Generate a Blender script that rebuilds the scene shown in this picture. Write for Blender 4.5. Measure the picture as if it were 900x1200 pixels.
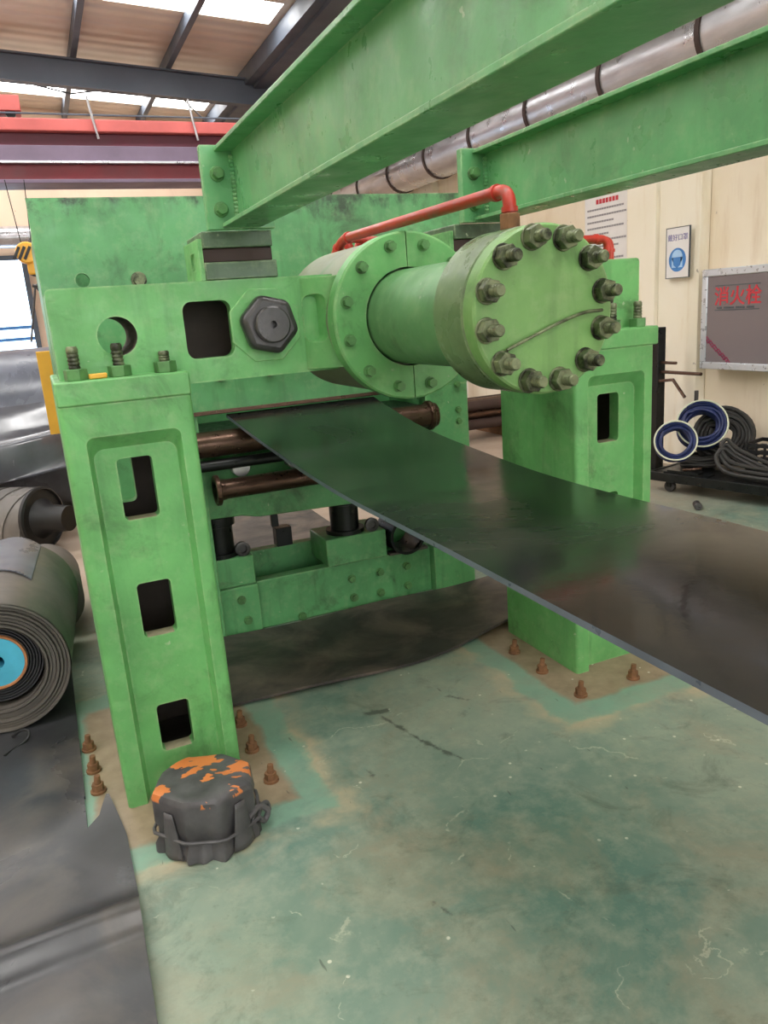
import bpy, bmesh, math, random
from mathutils import Vector, Matrix
random.seed(7)
PI = math.pi
for o in list(bpy.data.objects):
    bpy.data.objects.remove(o)
scene = bpy.context.scene
COL = scene.collection

# ------------------------------------------------------------------ camera
F_PX = 900.0                                   # focal length in pixels of the 900 x 1200 frame
CAM = Vector((0, 0, 1.5))
RIGHT = Vector((0.912, -0.404, -0.071)); DOWN = Vector((-0.166, -0.206, -0.964)); FWD = Vector((0.375, 0.891, -0.255))
FWD.normalize(); RIGHT = (RIGHT - FWD * RIGHT.dot(FWD)).normalized(); DOWN = FWD.cross(RIGHT)
cd = bpy.data.cameras.new('camera'); cam = bpy.data.objects.new('camera', cd); COL.objects.link(cam)
cd.sensor_fit = 'VERTICAL'; cd.sensor_height = 36.0; cd.lens = 36.0 * F_PX / 1200.0
cd.clip_start = 0.02
cam.matrix_world = Matrix(((RIGHT.x, -DOWN.x, -FWD.x, CAM.x), (RIGHT.y, -DOWN.y, -FWD.y, CAM.y), (RIGHT.z, -DOWN.z, -FWD.z, CAM.z), (0, 0, 0, 1)))
scene.camera = cam

# ------------------------------------------------------------------ world, exposure
w = bpy.data.worlds.new('world'); scene.world = w; w.use_nodes = True
bg = w.node_tree.nodes['Background']; bg.inputs[0].default_value = (0.97, 0.98, 1.0, 1); bg.inputs[1].default_value = 5.2
SKYLIGHT = 17.0
WINDOW_LIGHT = 5.0
vs = scene.view_settings
vs.view_transform = 'Standard'; vs.look = 'None'; vs.gamma = 1.0; vs.use_curve_mapping = False
vs.exposure = -0.12

# ------------------------------------------------------------------ materials
def lin(r, g, b):
    f = lambda c: (c / 255 / 12.92) if c / 255 <= 0.04045 else ((c / 255 + 0.055) / 1.055) ** 2.4
    return (f(r), f(g), f(b), 1)

class NT:
    def __init__(s, name):
        s.m = bpy.data.materials.new(name); s.m.use_nodes = True; s.t = s.m.node_tree; s.n = s.t.nodes
        s.b = s.n['Principled BSDF']
        s.tc = s.n.new('ShaderNodeTexCoord').outputs['Object']
    def l(s, a, b): s.t.links.new(a, b)
    def noise(s, scale, detail=4, rough=.55, vec=None, stretch=None, dist=0):
        v = vec or s.tc
        if stretch:
            mp = s.n.new('ShaderNodeMapping'); mp.inputs['Scale'].default_value = stretch; s.l(v, mp.inputs[0]); v = mp.outputs[0]
        t = s.n.new('ShaderNodeTexNoise'); t.inputs['Scale'].default_value = scale; t.inputs['Detail'].default_value = detail
        t.inputs['Roughness'].default_value = rough; t.inputs['Distortion'].default_value = dist
        s.l(v, t.inputs['Vector']); return t.outputs['Fac']
    def ramp(s, f, a, b, lo=0., hi=1.):
        r = s.n.new('ShaderNodeMapRange'); r.inputs[1].default_value = a; r.inputs[2].default_value = b
        r.inputs[3].default_value = lo; r.inputs[4].default_value = hi; s.l(f, r.inputs[0]); return r.outputs[0]
    def math(s, op, a, b=None):
        r = s.n.new('ShaderNodeMath'); r.operation = op
        for i, v in enumerate((a, b)):
            if v is None: continue
            if isinstance(v, (int, float)): r.inputs[i].default_value = v
            else: s.l(v, r.inputs[i])
        return r.outputs[0]
    def mix(s, f, a, b):
        r = s.n.new('ShaderNodeMix'); r.data_type = 'RGBA'
        for i, v in ((0, f), (6, a), (7, b)):
            if isinstance(v, (tuple, float, int)): r.inputs[i].default_value = v
            else: s.l(v, r.inputs[i])
        return r.outputs[2]
    def bump(s, h, strength=.3, dist=.01):
        r = s.n.new('ShaderNodeBump'); r.inputs['Strength'].default_value = strength; r.inputs['Distance'].default_value = dist
        s.l(h, r.inputs['Height']); s.l(r.outputs[0], s.b.inputs['Normal'])
    def col(s, c):
        if isinstance(c, tuple): s.b.inputs['Base Color'].default_value = c
        else: s.l(c, s.b.inputs['Base Color'])
    def rough(s, r):
        if isinstance(r, (int, float)): s.b.inputs['Roughness'].default_value = r
        else: s.l(r, s.b.inputs['Roughness'])

def plain(name, c, rough=.5, metal=0., var=.25, scale=9., bump=0., grime=None, ga=(.55, .7), gscale=6., spec=.5, stretch=None):
    t = NT(name)
    d = tuple(x * (1 - var) for x in c[:3]) + (1,)
    e = tuple(min(1, x * (1 + var * .6)) for x in c[:3]) + (1,)
    f = t.noise(scale, 5, .6, stretch=stretch)
    c0 = t.mix(t.ramp(f, .3, .7), d, e)
    if grime:
        g = t.ramp(t.noise(gscale, 6, .65), ga[0], ga[1]); c0 = t.mix(g, c0, grime)
    t.col(c0); t.rough(t.ramp(t.noise(scale * 2, 3), .3, .7, max(.05, rough - .1), min(1, rough + .1)))
    t.b.inputs['Metallic'].default_value = metal; t.b.inputs['Specular IOR Level'].default_value = spec
    if bump: t.bump(t.noise(scale * 3, 5), bump, .004)
    return t.m

def green(name, c, grime=.5, lumps=.25, rough=.4, edge=.6, topstain=None):
    t = NT(name)
    a = tuple(x * .80 for x in c[:3]) + (1,); b = tuple(min(1, x * 1.12) for x in c[:3]) + (1,)
    c0 = t.mix(t.ramp(t.noise(3.5, 6, .6), .35, .65), a, b)
    c0 = t.mix(t.ramp(t.noise(17, 5, .65), .5, .75, 0, .22), c0, lin(176, 196, 150))
    c0 = t.mix(t.ramp(t.noise(2.2, 5, .6, stretch=(7, 7, .8)), .54, .74, 0, grime * .55), c0, lin(48, 62, 40))   # drip streaks
    g = t.ramp(t.noise(4.5, 8, .72, dist=.6), .54, .70, 0, grime)
    c0 = t.mix(g, c0, lin(52, 64, 40))
    if topstain:                                               # soot smears along the top edge of the plate
        sq_ = t.n.new('ShaderNodeSeparateXYZ'); t.l(t.tc, sq_.inputs[0])
        zz = t.math('ADD', sq_.outputs[2], t.math('MULTIPLY', t.math('SUBTRACT', t.noise(5, 6, .7, stretch=(1, 1, .45)), .5), .55))
        c0 = t.mix(t.math('MULTIPLY', t.ramp(zz, topstain - .02, topstain + .05, 0, .85), t.ramp(t.noise(9, 5, .7), .42, .56)), c0, lin(46, 56, 44))
    ch = t.ramp(t.noise(38, 3, .5), .69, .71, 0, .65)          # chipped primer specks
    c0 = t.mix(t.math('MULTIPLY', ch, t.ramp(t.noise(5, 2), .54, .60)), c0, lin(176, 190, 158))
    bv = t.n.new('ShaderNodeBevel'); bv.samples = 4; bv.inputs[0].default_value = .010
    ge = t.n.new('ShaderNodeNewGeometry'); dt = t.n.new('ShaderNodeVectorMath'); dt.operation = 'DOT_PRODUCT'
    t.l(bv.outputs[0], dt.inputs[0]); t.l(ge.outputs['Normal'], dt.inputs[1])
    ed = t.math('MULTIPLY', t.ramp(dt.outputs['Value'], .985, .90), t.ramp(t.noise(22, 5, .7), .42, .60, 0, edge))
    c0 = t.mix(ed, c0, lin(178, 200, 150))
    t.col(c0); t.rough(t.ramp(t.noise(12, 4), .3, .7, rough - .1, rough + .15))
    h = t.math('ADD', t.math('MULTIPLY', t.noise(9, 3), 1.0), t.math('MULTIPLY', t.noise(70, 3), .14))
    t.bump(h, lumps, .02)
    return t.m

M = {}
M['green'] = green('green_paint', lin(106, 174, 102), .5)
M['green_cap'] = green('green_cap_paint', lin(124, 172, 98), .5, .12)
M['green_rim'] = green('green_rim_paint', lin(108, 134, 92), .8, .1, .3)
M['green_cyl'] = green('green_cylinder_paint', lin(104, 154, 102), .35, .05)
M['green_plate'] = green('green_plate_paint', lin(92, 158, 100), .6, .12, topstain=1.98)
M['green_deep'] = green('green_frame_paint', lin(92, 158, 100), .6, .2)
M['green_beam'] = green('green_beam_paint', lin(98, 162, 106), .4, .1, .32)
M['block_green'] = green('block_worn_paint', lin(84, 108, 82), .8, .1)
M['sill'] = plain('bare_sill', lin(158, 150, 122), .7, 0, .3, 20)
M['cavity_dark'] = plain('cavity_dark_iron', lin(92, 84, 76), .8, 0, .3)  # darker than the paint, set on cavity faces to deepen their shade
M['bolt_green'] = plain('bolt_green_paint', lin(92, 140, 84), .45, .2, .3, 20, grime=lin(60, 60, 45))
M['nut_steel'] = plain('stud_nut_steel', lin(128, 136, 104), .4, .4, .4, 25, grime=lin(46, 48, 36), ga=(.45, .6), gscale=14)
M['dark_nut'] = plain('dark_steel', lin(84, 82, 82), .36, .6, .3, 14, .2)
M['barrel'] = plain('barrel_worn_paint', lin(138, 142, 118), .5, .2, .35, 5, .1, grime=lin(92, 130, 88), gscale=4)
M['rusty'] = plain('rusty_bolt', lin(132, 94, 64), .85, .1, .4, 30, .4)
M['rust_steel'] = plain('roller_rusty_steel', lin(92, 70, 58), .34, .75, .35, 16, .1, stretch=(1, 6, 6))
M['black_steel'] = plain('black_oily_steel', lin(30, 32, 32), .35, .4, .4, 12)
M['red_pipe'] = plain('red_pipe_paint', lin(188, 58, 44), .38, 0, .3, 10, .1, grime=lin(140, 80, 70), gscale=9)
M['red_beam'] = plain('crane_red_paint', lin(190, 92, 88), .5, 0, .2, 2)
M['maroon'] = plain('crane_maroon_paint', lin(104, 46, 62), .55, 0, .25, 1.5)
M['crane_lower'] = plain('crane_lower_red', lin(132, 48, 56), .5, 0, .25, 1.5)
M['crane_grey'] = plain('crane_grey_plate', lin(112, 96, 116), .5, 0, .2, 2)
M['steel_grey'] = plain('roof_steel_grey', lin(84, 92, 104), .55, .1, .2, 2)
M['silver'] = plain('duct_galvanised', lin(196, 196, 200), .33, .75, .22, 3, .05, stretch=(4, .8, 4))
M['band'] = plain('duct_band_dark', lin(70, 54, 50), .6, .3)
M['yellow'] = plain('yellow_paint', lin(224, 168, 52), .5, 0, .15, 4)
M['yellow_hook'] = plain('hook_yellow_paint', lin(236, 176, 60), .5, 0, .1)
M['black'] = plain('black_plastic', lin(26, 26, 28), .5, 0, .3)
M['core_blue'] = plain('blue_core_paint', lin(78, 176, 208), .5, 0, .2, 8, grime=lin(150, 120, 90), ga=(.66, .74))
M['core_rim'] = plain('core_orange_rim', lin(176, 116, 76), .6)
M['white_paint'] = plain('white_board', lin(232, 228, 226), .5, 0, .05)
M['alu'] = plain('cabinet_aluminium', lin(208, 214, 222), .32, .5, .08, 10)
M['cloth'] = plain('white_rag_cloth', lin(226, 214, 206), .9, 0, .15, 14, .3)
M['blue_hose'] = plain('blue_hose', lin(24, 38, 88), .45, 0, .3)
M['hose_rim'] = plain('pale_hose_rim', lin(212, 214, 190), .5, 0, .15)
M['cable'] = plain('black_cable', lin(52, 50, 48), .6, 0, .3, 20)
M['sign_blue'] = plain('sign_blue', lin(66, 128, 196), .5, 0, .05)
M['sign_lightblue'] = plain('sign_light_blue', lin(170, 206, 240), .5, 0, .05)
M['sign_violet'] = plain('sign_violet_print', lin(126, 118, 168), .5, 0, .05)
M['print_red'] = plain('print_red', lin(200, 52, 64), .5, 0, .05)
M['print_grey'] = plain('print_grey', lin(150, 146, 150), .6, 0, .05)
M['print_green'] = plain('print_green', lin(60, 150, 110), .6, 0, .05)
M['print_dark'] = plain('print_dark', lin(70, 78, 84), .6, 0, .05)
M['print_magenta'] = plain('print_magenta', lin(150, 40, 84), .6, 0, .05)
M['red_plastic'] = plain('red_plastic', lin(214, 62, 50), .4)

def rubber(name, c, rough, dust=None, da=(.45, .7), ds=3., spec=.5):
    t = NT(name)
    c0 = t.mix(t.ramp(t.noise(4, 5), .3, .7), tuple(x * .7 for x in c[:3]) + (1,), tuple(x * 1.25 for x in c[:3]) + (1,))
    if dust: c0 = t.mix(t.ramp(t.noise(ds, 7, .62, dist=.6), da[0], da[1]), c0, dust)
    t.col(c0); t.rough(t.ramp(t.noise(ds * .8, 5, .6, dist=.5), .35, .65, rough - .1, rough + .14)); t.b.inputs['Specular IOR Level'].default_value = spec
    t.bump(t.noise(30, 4), .06, .003)
    return t.m
M['sheet'] = rubber('black_rubber_sheet', lin(30, 31, 31), .17, lin(58, 55, 51), (.5, .75), 2.2, .75)
M['sheet_edge'] = plain('sheet_cut_edge', lin(92, 100, 112), .35)
M['mat_dusty'] = rubber('dusty_rubber_mat', lin(56, 53, 50), .55, lin(104, 93, 84), (.42, .66), 3.)
M['mat_black'] = rubber('floor_rubber_mat', lin(58, 58, 61), .33, lin(92, 86, 80), (.46, .72), 2.6)
M['roll_rubber'] = rubber('coil_rubber', lin(92, 87, 83), .45, lin(108, 100, 92))
M['roll_dark'] = rubber('coil_rubber_dark', lin(44, 44, 48), .5)
M['big_roll'] = rubber('big_roll_rubber', lin(98, 102, 114), .30)
M['gloss_black'] = rubber('glossy_black_sheet', lin(80, 82, 90), .2, spec=.9)
M['lagging'] = rubber('drum_lagging', lin(122, 118, 116), .32)
# wrapped cover: black sheet with torn orange patches on its top
t = NT('wrap_rubber')
geo = t.n.new('ShaderNodeNewGeometry'); sep = t.n.new('ShaderNodeSeparateXYZ'); t.l(t.tc, sep.inputs[0])
top = t.ramp(sep.outputs[2], .166, .172)
pt = t.ramp(t.noise(12, 4, .5, stretch=(.8, 1.2, .2)), .503, .510)
c0 = t.mix(t.ramp(t.noise(14, 5), .3, .7), lin(62, 60, 62), lin(88, 86, 88))
t.col(t.mix(t.math('MULTIPLY', top, pt), c0, lin(200, 118, 62))); t.rough(.45); t.bump(t.noise(40, 4), .15, .004)
M['wrap'] = t.m

# floor: worn green paint
SCUFFS = [(.93, 2.50, .99, 2.49, .022), (.96, 2.47, 1.02, 2.22, .009), (1.02, 2.22, 1.09, 2.05, .013), (1.26, 2.46, 1.30, 2.40, .013), (.77, 2.17, .785, 2.12, .010), (.70, 1.52, .72, 1.46, .010)]
t = NT('floor_green_paint')
geo = t.n.new('ShaderNodeNewGeometry'); sep = t.n.new('ShaderNodeSeparateXYZ'); t.l(geo.outputs['Position'], sep.inputs[0])
P = geo.outputs['Position']
big = t.noise(1.0, 6, .62, vec=P, dist=.3)
c0 = t.mix(t.ramp(big, .36, .62), lin(92, 124, 112), lin(144, 156, 138))
c0 = t.mix(t.ramp(t.noise(1.9, 8, .7, vec=P, dist=.5), .48, .68, 0, .8), c0, lin(150, 142, 120))
c0 = t.mix(t.ramp(t.noise(9, 8, .75, vec=P), .46, .72, 0, .7), c0, lin(158, 164, 144))
c0 = t.mix(t.ramp(t.noise(4.2, 8, .75, vec=P, dist=.8), .54, .74, 0, .75), c0, lin(76, 88, 76))
c0 = t.mix(t.ramp(t.noise(24, 6, .7, vec=P), .60, .72, 0, .35), c0, lin(70, 84, 74))
vc = t.n.new('ShaderNodeTexVoronoi'); vc.feature = 'DISTANCE_TO_EDGE'; vc.inputs['Scale'].default_value = 1.35
nv = t.n.new('ShaderNodeTexNoise'); nv.inputs['Scale'].default_value = 5; nv.inputs['Detail'].default_value = 6; t.l(P, nv.inputs['Vector'])
va = t.n.new('ShaderNodeVectorMath'); va.operation = 'MULTIPLY_ADD'; va.inputs[1].default_value = (.45, .45, 0); t.l(nv.outputs['Color'], va.inputs[0]); t.l(P, va.inputs[2]); t.l(va.outputs[0], vc.inputs['Vector'])
ck = t.math('MULTIPLY', t.ramp(vc.outputs['Distance'], .005, .002), t.ramp(t.noise(6, 5, .7, vec=P), .53, .58))
c0 = t.mix(t.math('MULTIPLY', ck, .45), c0, lin(196, 196, 174))
def segd(x0, y0, x1, y1):
    L = math.hypot(x1 - x0, y1 - y0); ux, uy = (x1 - x0) / L, (y1 - y0) / L
    px = t.math('SUBTRACT', sep.outputs[0], x0); py = t.math('SUBTRACT', sep.outputs[1], y0)
    al = t.math('SUBTRACT', t.math('ABSOLUTE', t.math('SUBTRACT', t.math('ADD', t.math('MULTIPLY', px, ux), t.math('MULTIPLY', py, uy)), L / 2)), L / 2)
    ac = t.math('ABSOLUTE', t.math('SUBTRACT', t.math('MULTIPLY', py, ux), t.math('MULTIPLY', px, uy)))
    return t.math('ADD', t.math('MAXIMUM', al, ac), t.math('MULTIPLY', t.math('SUBTRACT', t.noise(16, 6, .7, vec=P), .5), .07))
for sg_ in SCUFFS: c0 = t.mix(t.ramp(segd(*sg_[:4]), sg_[4], sg_[4] - .012, 0, .75), c0, lin(58, 60, 54))
far = t.ramp(sep.outputs[1], 3.6, 5.0)
c0 = t.mix(far, c0, t.mix(t.noise(3, 5, vec=P), lin(150, 132, 118), lin(186, 168, 150)))
nz = t.math('MULTIPLY', t.math('SUBTRACT', t.noise(5, 6, .65, vec=P), .5), .22)
def rectd(cx, cy, hx, hy):
    ax = t.math('SUBTRACT', t.math('ABSOLUTE', t.math('SUBTRACT', sep.outputs[0], cx)), hx)
    ay = t.math('SUBTRACT', t.math('ABSOLUTE', t.math('SUBTRACT', sep.outputs[1], cy)), hy)
    return t.math('MAXIMUM', ax, ay)
d0 = t.math('MINIMUM', rectd(.22, 2.62, .27, .46), rectd(1.98, 2.62, .32, .44))
d = t.math('ADD', d0, nz)
rim = t.math('MULTIPLY', t.math('MULTIPLY', t.ramp(d, .11, .14), t.ramp(d, .23, .15)), t.ramp(t.noise(3.5, 4, vec=P), .42, .58))
c0 = t.mix(t.math('MULTIPLY', rim, .85), c0, lin(184, 168, 138))
band = t.math('MULTIPLY', t.ramp(t.math('ADD', d0, t.math('MULTIPLY', nz, .5)), .02, .04), t.ramp(t.math('ADD', d0, t.math('MULTIPLY', nz, .6)), .15, .13))
c0 = t.mix(t.math('MULTIPLY', band, t.ramp(t.noise(8, 6, .7, vec=P), .3, .6, .95, .45)), c0, lin(124, 162, 140))
c0 = t.mix(t.ramp(t.math('ADD', d0, t.math('MULTIPLY', nz, .4)), .04, .015), c0, t.mix(t.noise(16, 6, vec=P), lin(112, 94, 74), lin(170, 152, 126)))
vor = t.n.new('ShaderNodeTexVoronoi'); vor.inputs['Scale'].default_value = 16; t.l(P, vor.inputs['Vector'])
sp = t.math('MULTIPLY', t.ramp(vor.outputs['Distance'], .10, .07), t.ramp(t.noise(9, 3, vec=P), .52, .58))
c0 = t.mix(t.math('MULTIPLY', sp, .8), c0, lin(216, 214, 196))
scr = t.ramp(t.noise(14, 3, .5, vec=P, stretch=(2.2, .5, 1), dist=.2), .72, .74)
c0 = t.mix(t.math('MULTIPLY', scr, .6), c0, lin(72, 78, 70))
t.col(c0); t.rough(t.ramp(t.noise(2.4, 5, vec=P), .35, .65, .34, .58)); t.bump(t.noise(26, 5, vec=P), .12, .004)
M['floor'] = t.m
# walls
def wallmat(name, a, b, stain):
    t = NT(name)
    geo = t.n.new('ShaderNodeNewGeometry'); P = geo.outputs['Position']
    c0 = t.mix(t.ramp(t.noise(1.2, 5, vec=P), .35, .65), a, b)
    c0 = t.mix(t.ramp(t.noise(2.2, 6, .65, vec=P, stretch=(1, 2.2, .35)), .52, .74, 0, .6), c0, stain)
    c0 = t.mix(t.ramp(t.noise(14, 4, .6, vec=P), .7, .74, 0, .6), c0, lin(112, 92, 78))
    t.col(c0); t.rough(.8); t.bump(t.noise(20, 5, vec=P), .1, .004)
    return t.m
M['wall'] = wallmat('cream_wall', lin(232, 216, 190), lin(240, 228, 208), lin(206, 182, 150))
M['wall_col'] = wallmat('column_wall', lin(240, 230, 208), lin(244, 236, 220), lin(214, 190, 152))
M['wall_far'] = wallmat('far_wall', lin(224, 196, 172), lin(232, 206, 182), lin(200, 170, 150))
t = NT('roof_sheet')
geo = t.n.new('ShaderNodeNewGeometry'); P = geo.outputs['Position']; sep = t.n.new('ShaderNodeSeparateXYZ'); t.l(P, sep.inputs[0])
c0 = t.mix(t.ramp(t.noise(.9, 4, vec=P), .35, .65), lin(196, 182, 166), lin(220, 208, 194))
c0 = t.mix(t.ramp(t.noise(2, 5, vec=P, stretch=(.3, 3, 1)), .5, .7, 0, .5), c0, lin(190, 186, 186))
t.col(c0); t.rough(.3)
wv = t.math('SINE', t.math('MULTIPLY', sep.outputs[1], 2 * PI / .25)); t.bump(wv, .2, .02)
M['roof'] = t.m
def emit(name, c, s):
    m = bpy.data.materials.new(name); m.use_nodes = True; n = m.node_tree.nodes; n.remove(n['Principled BSDF'])
    e = n.new('ShaderNodeEmission'); e.inputs[0].default_value = c; e.inputs[1].default_value = s
    m.node_tree.links.new(e.outputs[0], n['Material Output'].inputs[0]); return m
M['skylight'] = emit('skylight_translucent', (1, .985, .96, 1), SKYLIGHT)
M['daylight'] = emit('daylight_window', (.62, .80, 1, 1), WINDOW_LIGHT)
t = NT('cabinet_glass'); t.col(lin(120, 112, 116)); t.rough(.08); t.b.inputs['Specular IOR Level'].default_value = .6  # flat grey base colour stands in for the pane's reflections
M['cab_glass'] = t.m

# ------------------------------------------------------------------ mesh helpers
class MB:
    """collects shapes; build() links them as ONE mesh object"""
    def __init__(s): s.v = []; s.f = []
    def add(s, vs_, fs): o = len(s.v); s.v += [tuple(v) for v in vs_]; s.f += [tuple(i + o for i in f) for f in fs]; return s
    def box(s, x0, x1, y0, y1, z0, z1, rot=None, piv=None):
        vs_ = [Vector((x, y, z)) for x in (x0, x1) for y in (y0, y1) for z in (z0, z1)]
        if rot is not None:
            pv = Vector(piv) if piv else sum(vs_, Vector()) / 8
            vs_ = [pv + rot @ (v - pv) for v in vs_]
        return s.add(vs_, [(0, 1, 3, 2), (4, 6, 7, 5), (0, 4, 5, 1), (2, 3, 7, 6), (0, 2, 6, 4), (1, 5, 7, 3)])
    def cyl(s, p0, p1, r, seg=24, r2=None, caps=True, ph=0.):
        p0 = Vector(p0); p1 = Vector(p1); d = (p1 - p0).normalized()
        a = d.orthogonal().normalized() if abs(d.y) < .99 else Vector((1, 0, 0)); b = d.cross(a); r2 = r if r2 is None else r2
        vs_ = []
        for p, q in ((p0, r), (p1, r2)):
            vs_ += [p + (a * math.cos(ph + 2 * PI * i / seg) + b * math.sin(ph + 2 * PI * i / seg)) * q for i in range(seg)]
        fs = [(i, (i + 1) % seg, seg + (i + 1) % seg, seg + i) for i in range(seg)]
        if caps: fs += [tuple(range(seg - 1, -1, -1)), tuple(range(seg, 2 * seg))]
        return s.add(vs_, fs)
    def lathe(s, p0, d, prof, seg=32, closed=False, a0=0., a1=2 * PI):
        """prof: (along, radius) pairs around axis d from p0"""
        p0 = Vector(p0); d = Vector(d).normalized()
        a = Vector((1, 0, 0)) if abs(d.x) < .9 else Vector((0, 0, 1)); a = (a - d * a.dot(d)).normalized(); b = d.cross(a)
        full = abs(a1 - a0 - 2 * PI) < 1e-6; n = seg if full else seg + 1; k = len(prof); vs_ = []
        for i in range(n):
            th = a0 + (a1 - a0) * i / seg; e = a * math.cos(th) + b * math.sin(th)
            vs_ += [p0 + d * h + e * r for h, r in prof]
        fs = []
        for i in range(seg):
            j = (i + 1) % n
            for q in range(k if closed else k - 1):
                q2 = (q + 1) % k
                fs.append((i * k + q, i * k + q2, j * k + q2, j * k + q))
        if not full and closed: fs += [tuple(range(k - 1, -1, -1)), tuple((n - 1) * k + q for q in range(k))]
        return s.add(vs_, fs)
    def tube(s, pts, r, seg=10, caps=True):
        pts = [Vector(p) for p in pts]; n = len(pts); vs_ = []; prev = None
        for i, p in enumerate(pts):
            d = (pts[min(i + 1, n - 1)] - pts[max(i - 1, 0)]).normalized()
            if prev is None: a = d.orthogonal().normalized()
            else: a = (prev - d * prev.dot(d)).normalized()
            prev = a; b = d.cross(a); rr = r[i] if isinstance(r, (list, tuple)) else r
            vs_ += [p + (a * math.cos(2 * PI * k / seg) + b * math.sin(2 * PI * k / seg)) * rr for k in range(seg)]
        fs = [(i * seg + k, i * seg + (k + 1) % seg, (i + 1) * seg + (k + 1) % seg, (i + 1) * seg + k) for i in range(n - 1) for k in range(seg)]
        if caps: fs += [tuple(range(seg - 1, -1, -1)), tuple((n - 1) * seg + k for k in range(seg))]
        return s.add(vs_, fs)
    def prism(s, poly, ax, a, b):
        """poly: 2D outline; ax: extrusion axis; 'y' -> (x,z), 'z' -> (x,y), 'x' -> (y,z)"""
        mk = {'y': lambda p, h: (p[0], h, p[1]), 'z': lambda p, h: (p[0], p[1], h), 'x': lambda p, h: (h, p[0], p[1])}[ax]
        n = len(poly)
        return s.add([mk(p, a) for p in poly] + [mk(p, b) for p in poly],
                     [tuple(range(n - 1, -1, -1)), tuple(range(n, 2 * n))] + [(i, (i + 1) % n, n + (i + 1) % n, n + i) for i in range(n)])
    def loft(s, A, B):
        n = len(A)
        return s.add(list(A) + list(B), [tuple(range(n - 1, -1, -1)), tuple(range(n, 2 * n))] + [(i, (i + 1) % n, n + (i + 1) % n, n + i) for i in range(n)])
    def grid(s, fn, nu, nv, thick=0.):
        """surface fn(u, v) with thickness downwards"""
        tp = [Vector(fn(i / nu, j / nv)) for i in range(nu + 1) for j in range(nv + 1)]
        idx = lambda i, j: i * (nv + 1) + j; N = len(tp)
        fs = [(idx(i, j), idx(i + 1, j), idx(i + 1, j + 1), idx(i, j + 1)) for i in range(nu) for j in range(nv)]
        if thick:
            bt = [p - Vector((0, 0, thick)) for p in tp]
            fs += [tuple(N + q for q in reversed(f)) for f in fs[:]]
            ring = [idx(i, 0) for i in range(nu)] + [idx(nu, j) for j in range(nv)] + [idx(i, nv) for i in range(nu, 0, -1)] + [idx(0, j) for j in range(nv, 0, -1)]
            for k in range(len(ring)):
                a, b = ring[k], ring[(k + 1) % len(ring)]; fs.append((b, a, N + a, N + b))
            return s.add(tp + bt, fs)
        return s.add(tp, fs)
    def mesh(s, name):
        me = bpy.data.meshes.new(name); me.from_pydata(s.v, [], s.f)
        bm = bmesh.new(); bm.from_mesh(me); bmesh.ops.recalc_face_normals(bm, faces=bm.faces); bm.to_mesh(me); bm.free()
        return me
    def build(s, name, mat, parent=None, bevel=0., smooth=True, subsurf=0, seg=2):
        return link(name, s.mesh(name), mat, parent, bevel, smooth, subsurf, seg)

def smooth_by_angle(me, ang=math.radians(38)):
    bm = bmesh.new(); bm.from_mesh(me)
    for f in bm.faces: f.smooth = True
    for e in bm.edges:
        if len(e.link_faces) == 2 and e.calc_face_angle(0) > ang: e.smooth = False
    bm.to_mesh(me); bm.free()

def link(name, me, mat, parent=None, bevel=0., smooth=True, subsurf=0, seg=2):
    o = bpy.data.objects.new(name, me); COL.objects.link(o)
    if mat:
        for m in (mat if isinstance(mat, (list, tuple)) else [mat]): me.materials.append(M[m])
    if smooth: smooth_by_angle(me)
    if bevel:
        b = o.modifiers.new('bevel', 'BEVEL'); b.width = bevel; b.segments = seg; b.limit_method = 'ANGLE'; b.angle_limit = .7; b.harden_normals = False
    if subsurf:
        q = o.modifiers.new('subsurf', 'SUBSURF'); q.levels = q.render_levels = subsurf
    if parent: put(o, parent)
    return o

def world_loc(o):
    l = Vector(o.location)
    return l if o.parent is None else l + world_loc(o.parent) - (Vector() if o.type == 'EMPTY' else Vector())
def put(o, parent):
    o.parent = parent
    root = parent
    while root.parent: root = root.parent
    if root is parent: o.matrix_parent_inverse = Matrix.Translation(-Vector(root.location))

def carve(base, cutters):
    """boolean difference of MB shapes, returns a mesh"""
    o = bpy.data.objects.new('tmp', base.mesh('tmp')); COL.objects.link(o); tmp = [o]
    for c in cutters:
        k = bpy.data.objects.new('tmpc', c.mesh('tmpc')); COL.objects.link(k); tmp.append(k)
        b = o.modifiers.new('b', 'BOOLEAN'); b.operation = 'DIFFERENCE'; b.object = k; b.solver = 'EXACT'
    dg = bpy.context.evaluated_depsgraph_get(); dg.update()
    me = bpy.data.meshes.new_from_object(o.evaluated_get(dg))
    for k in tmp:
        d = k.data; bpy.data.objects.remove(k)
        if d.users == 0: bpy.data.meshes.remove(d)
    return me

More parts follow.
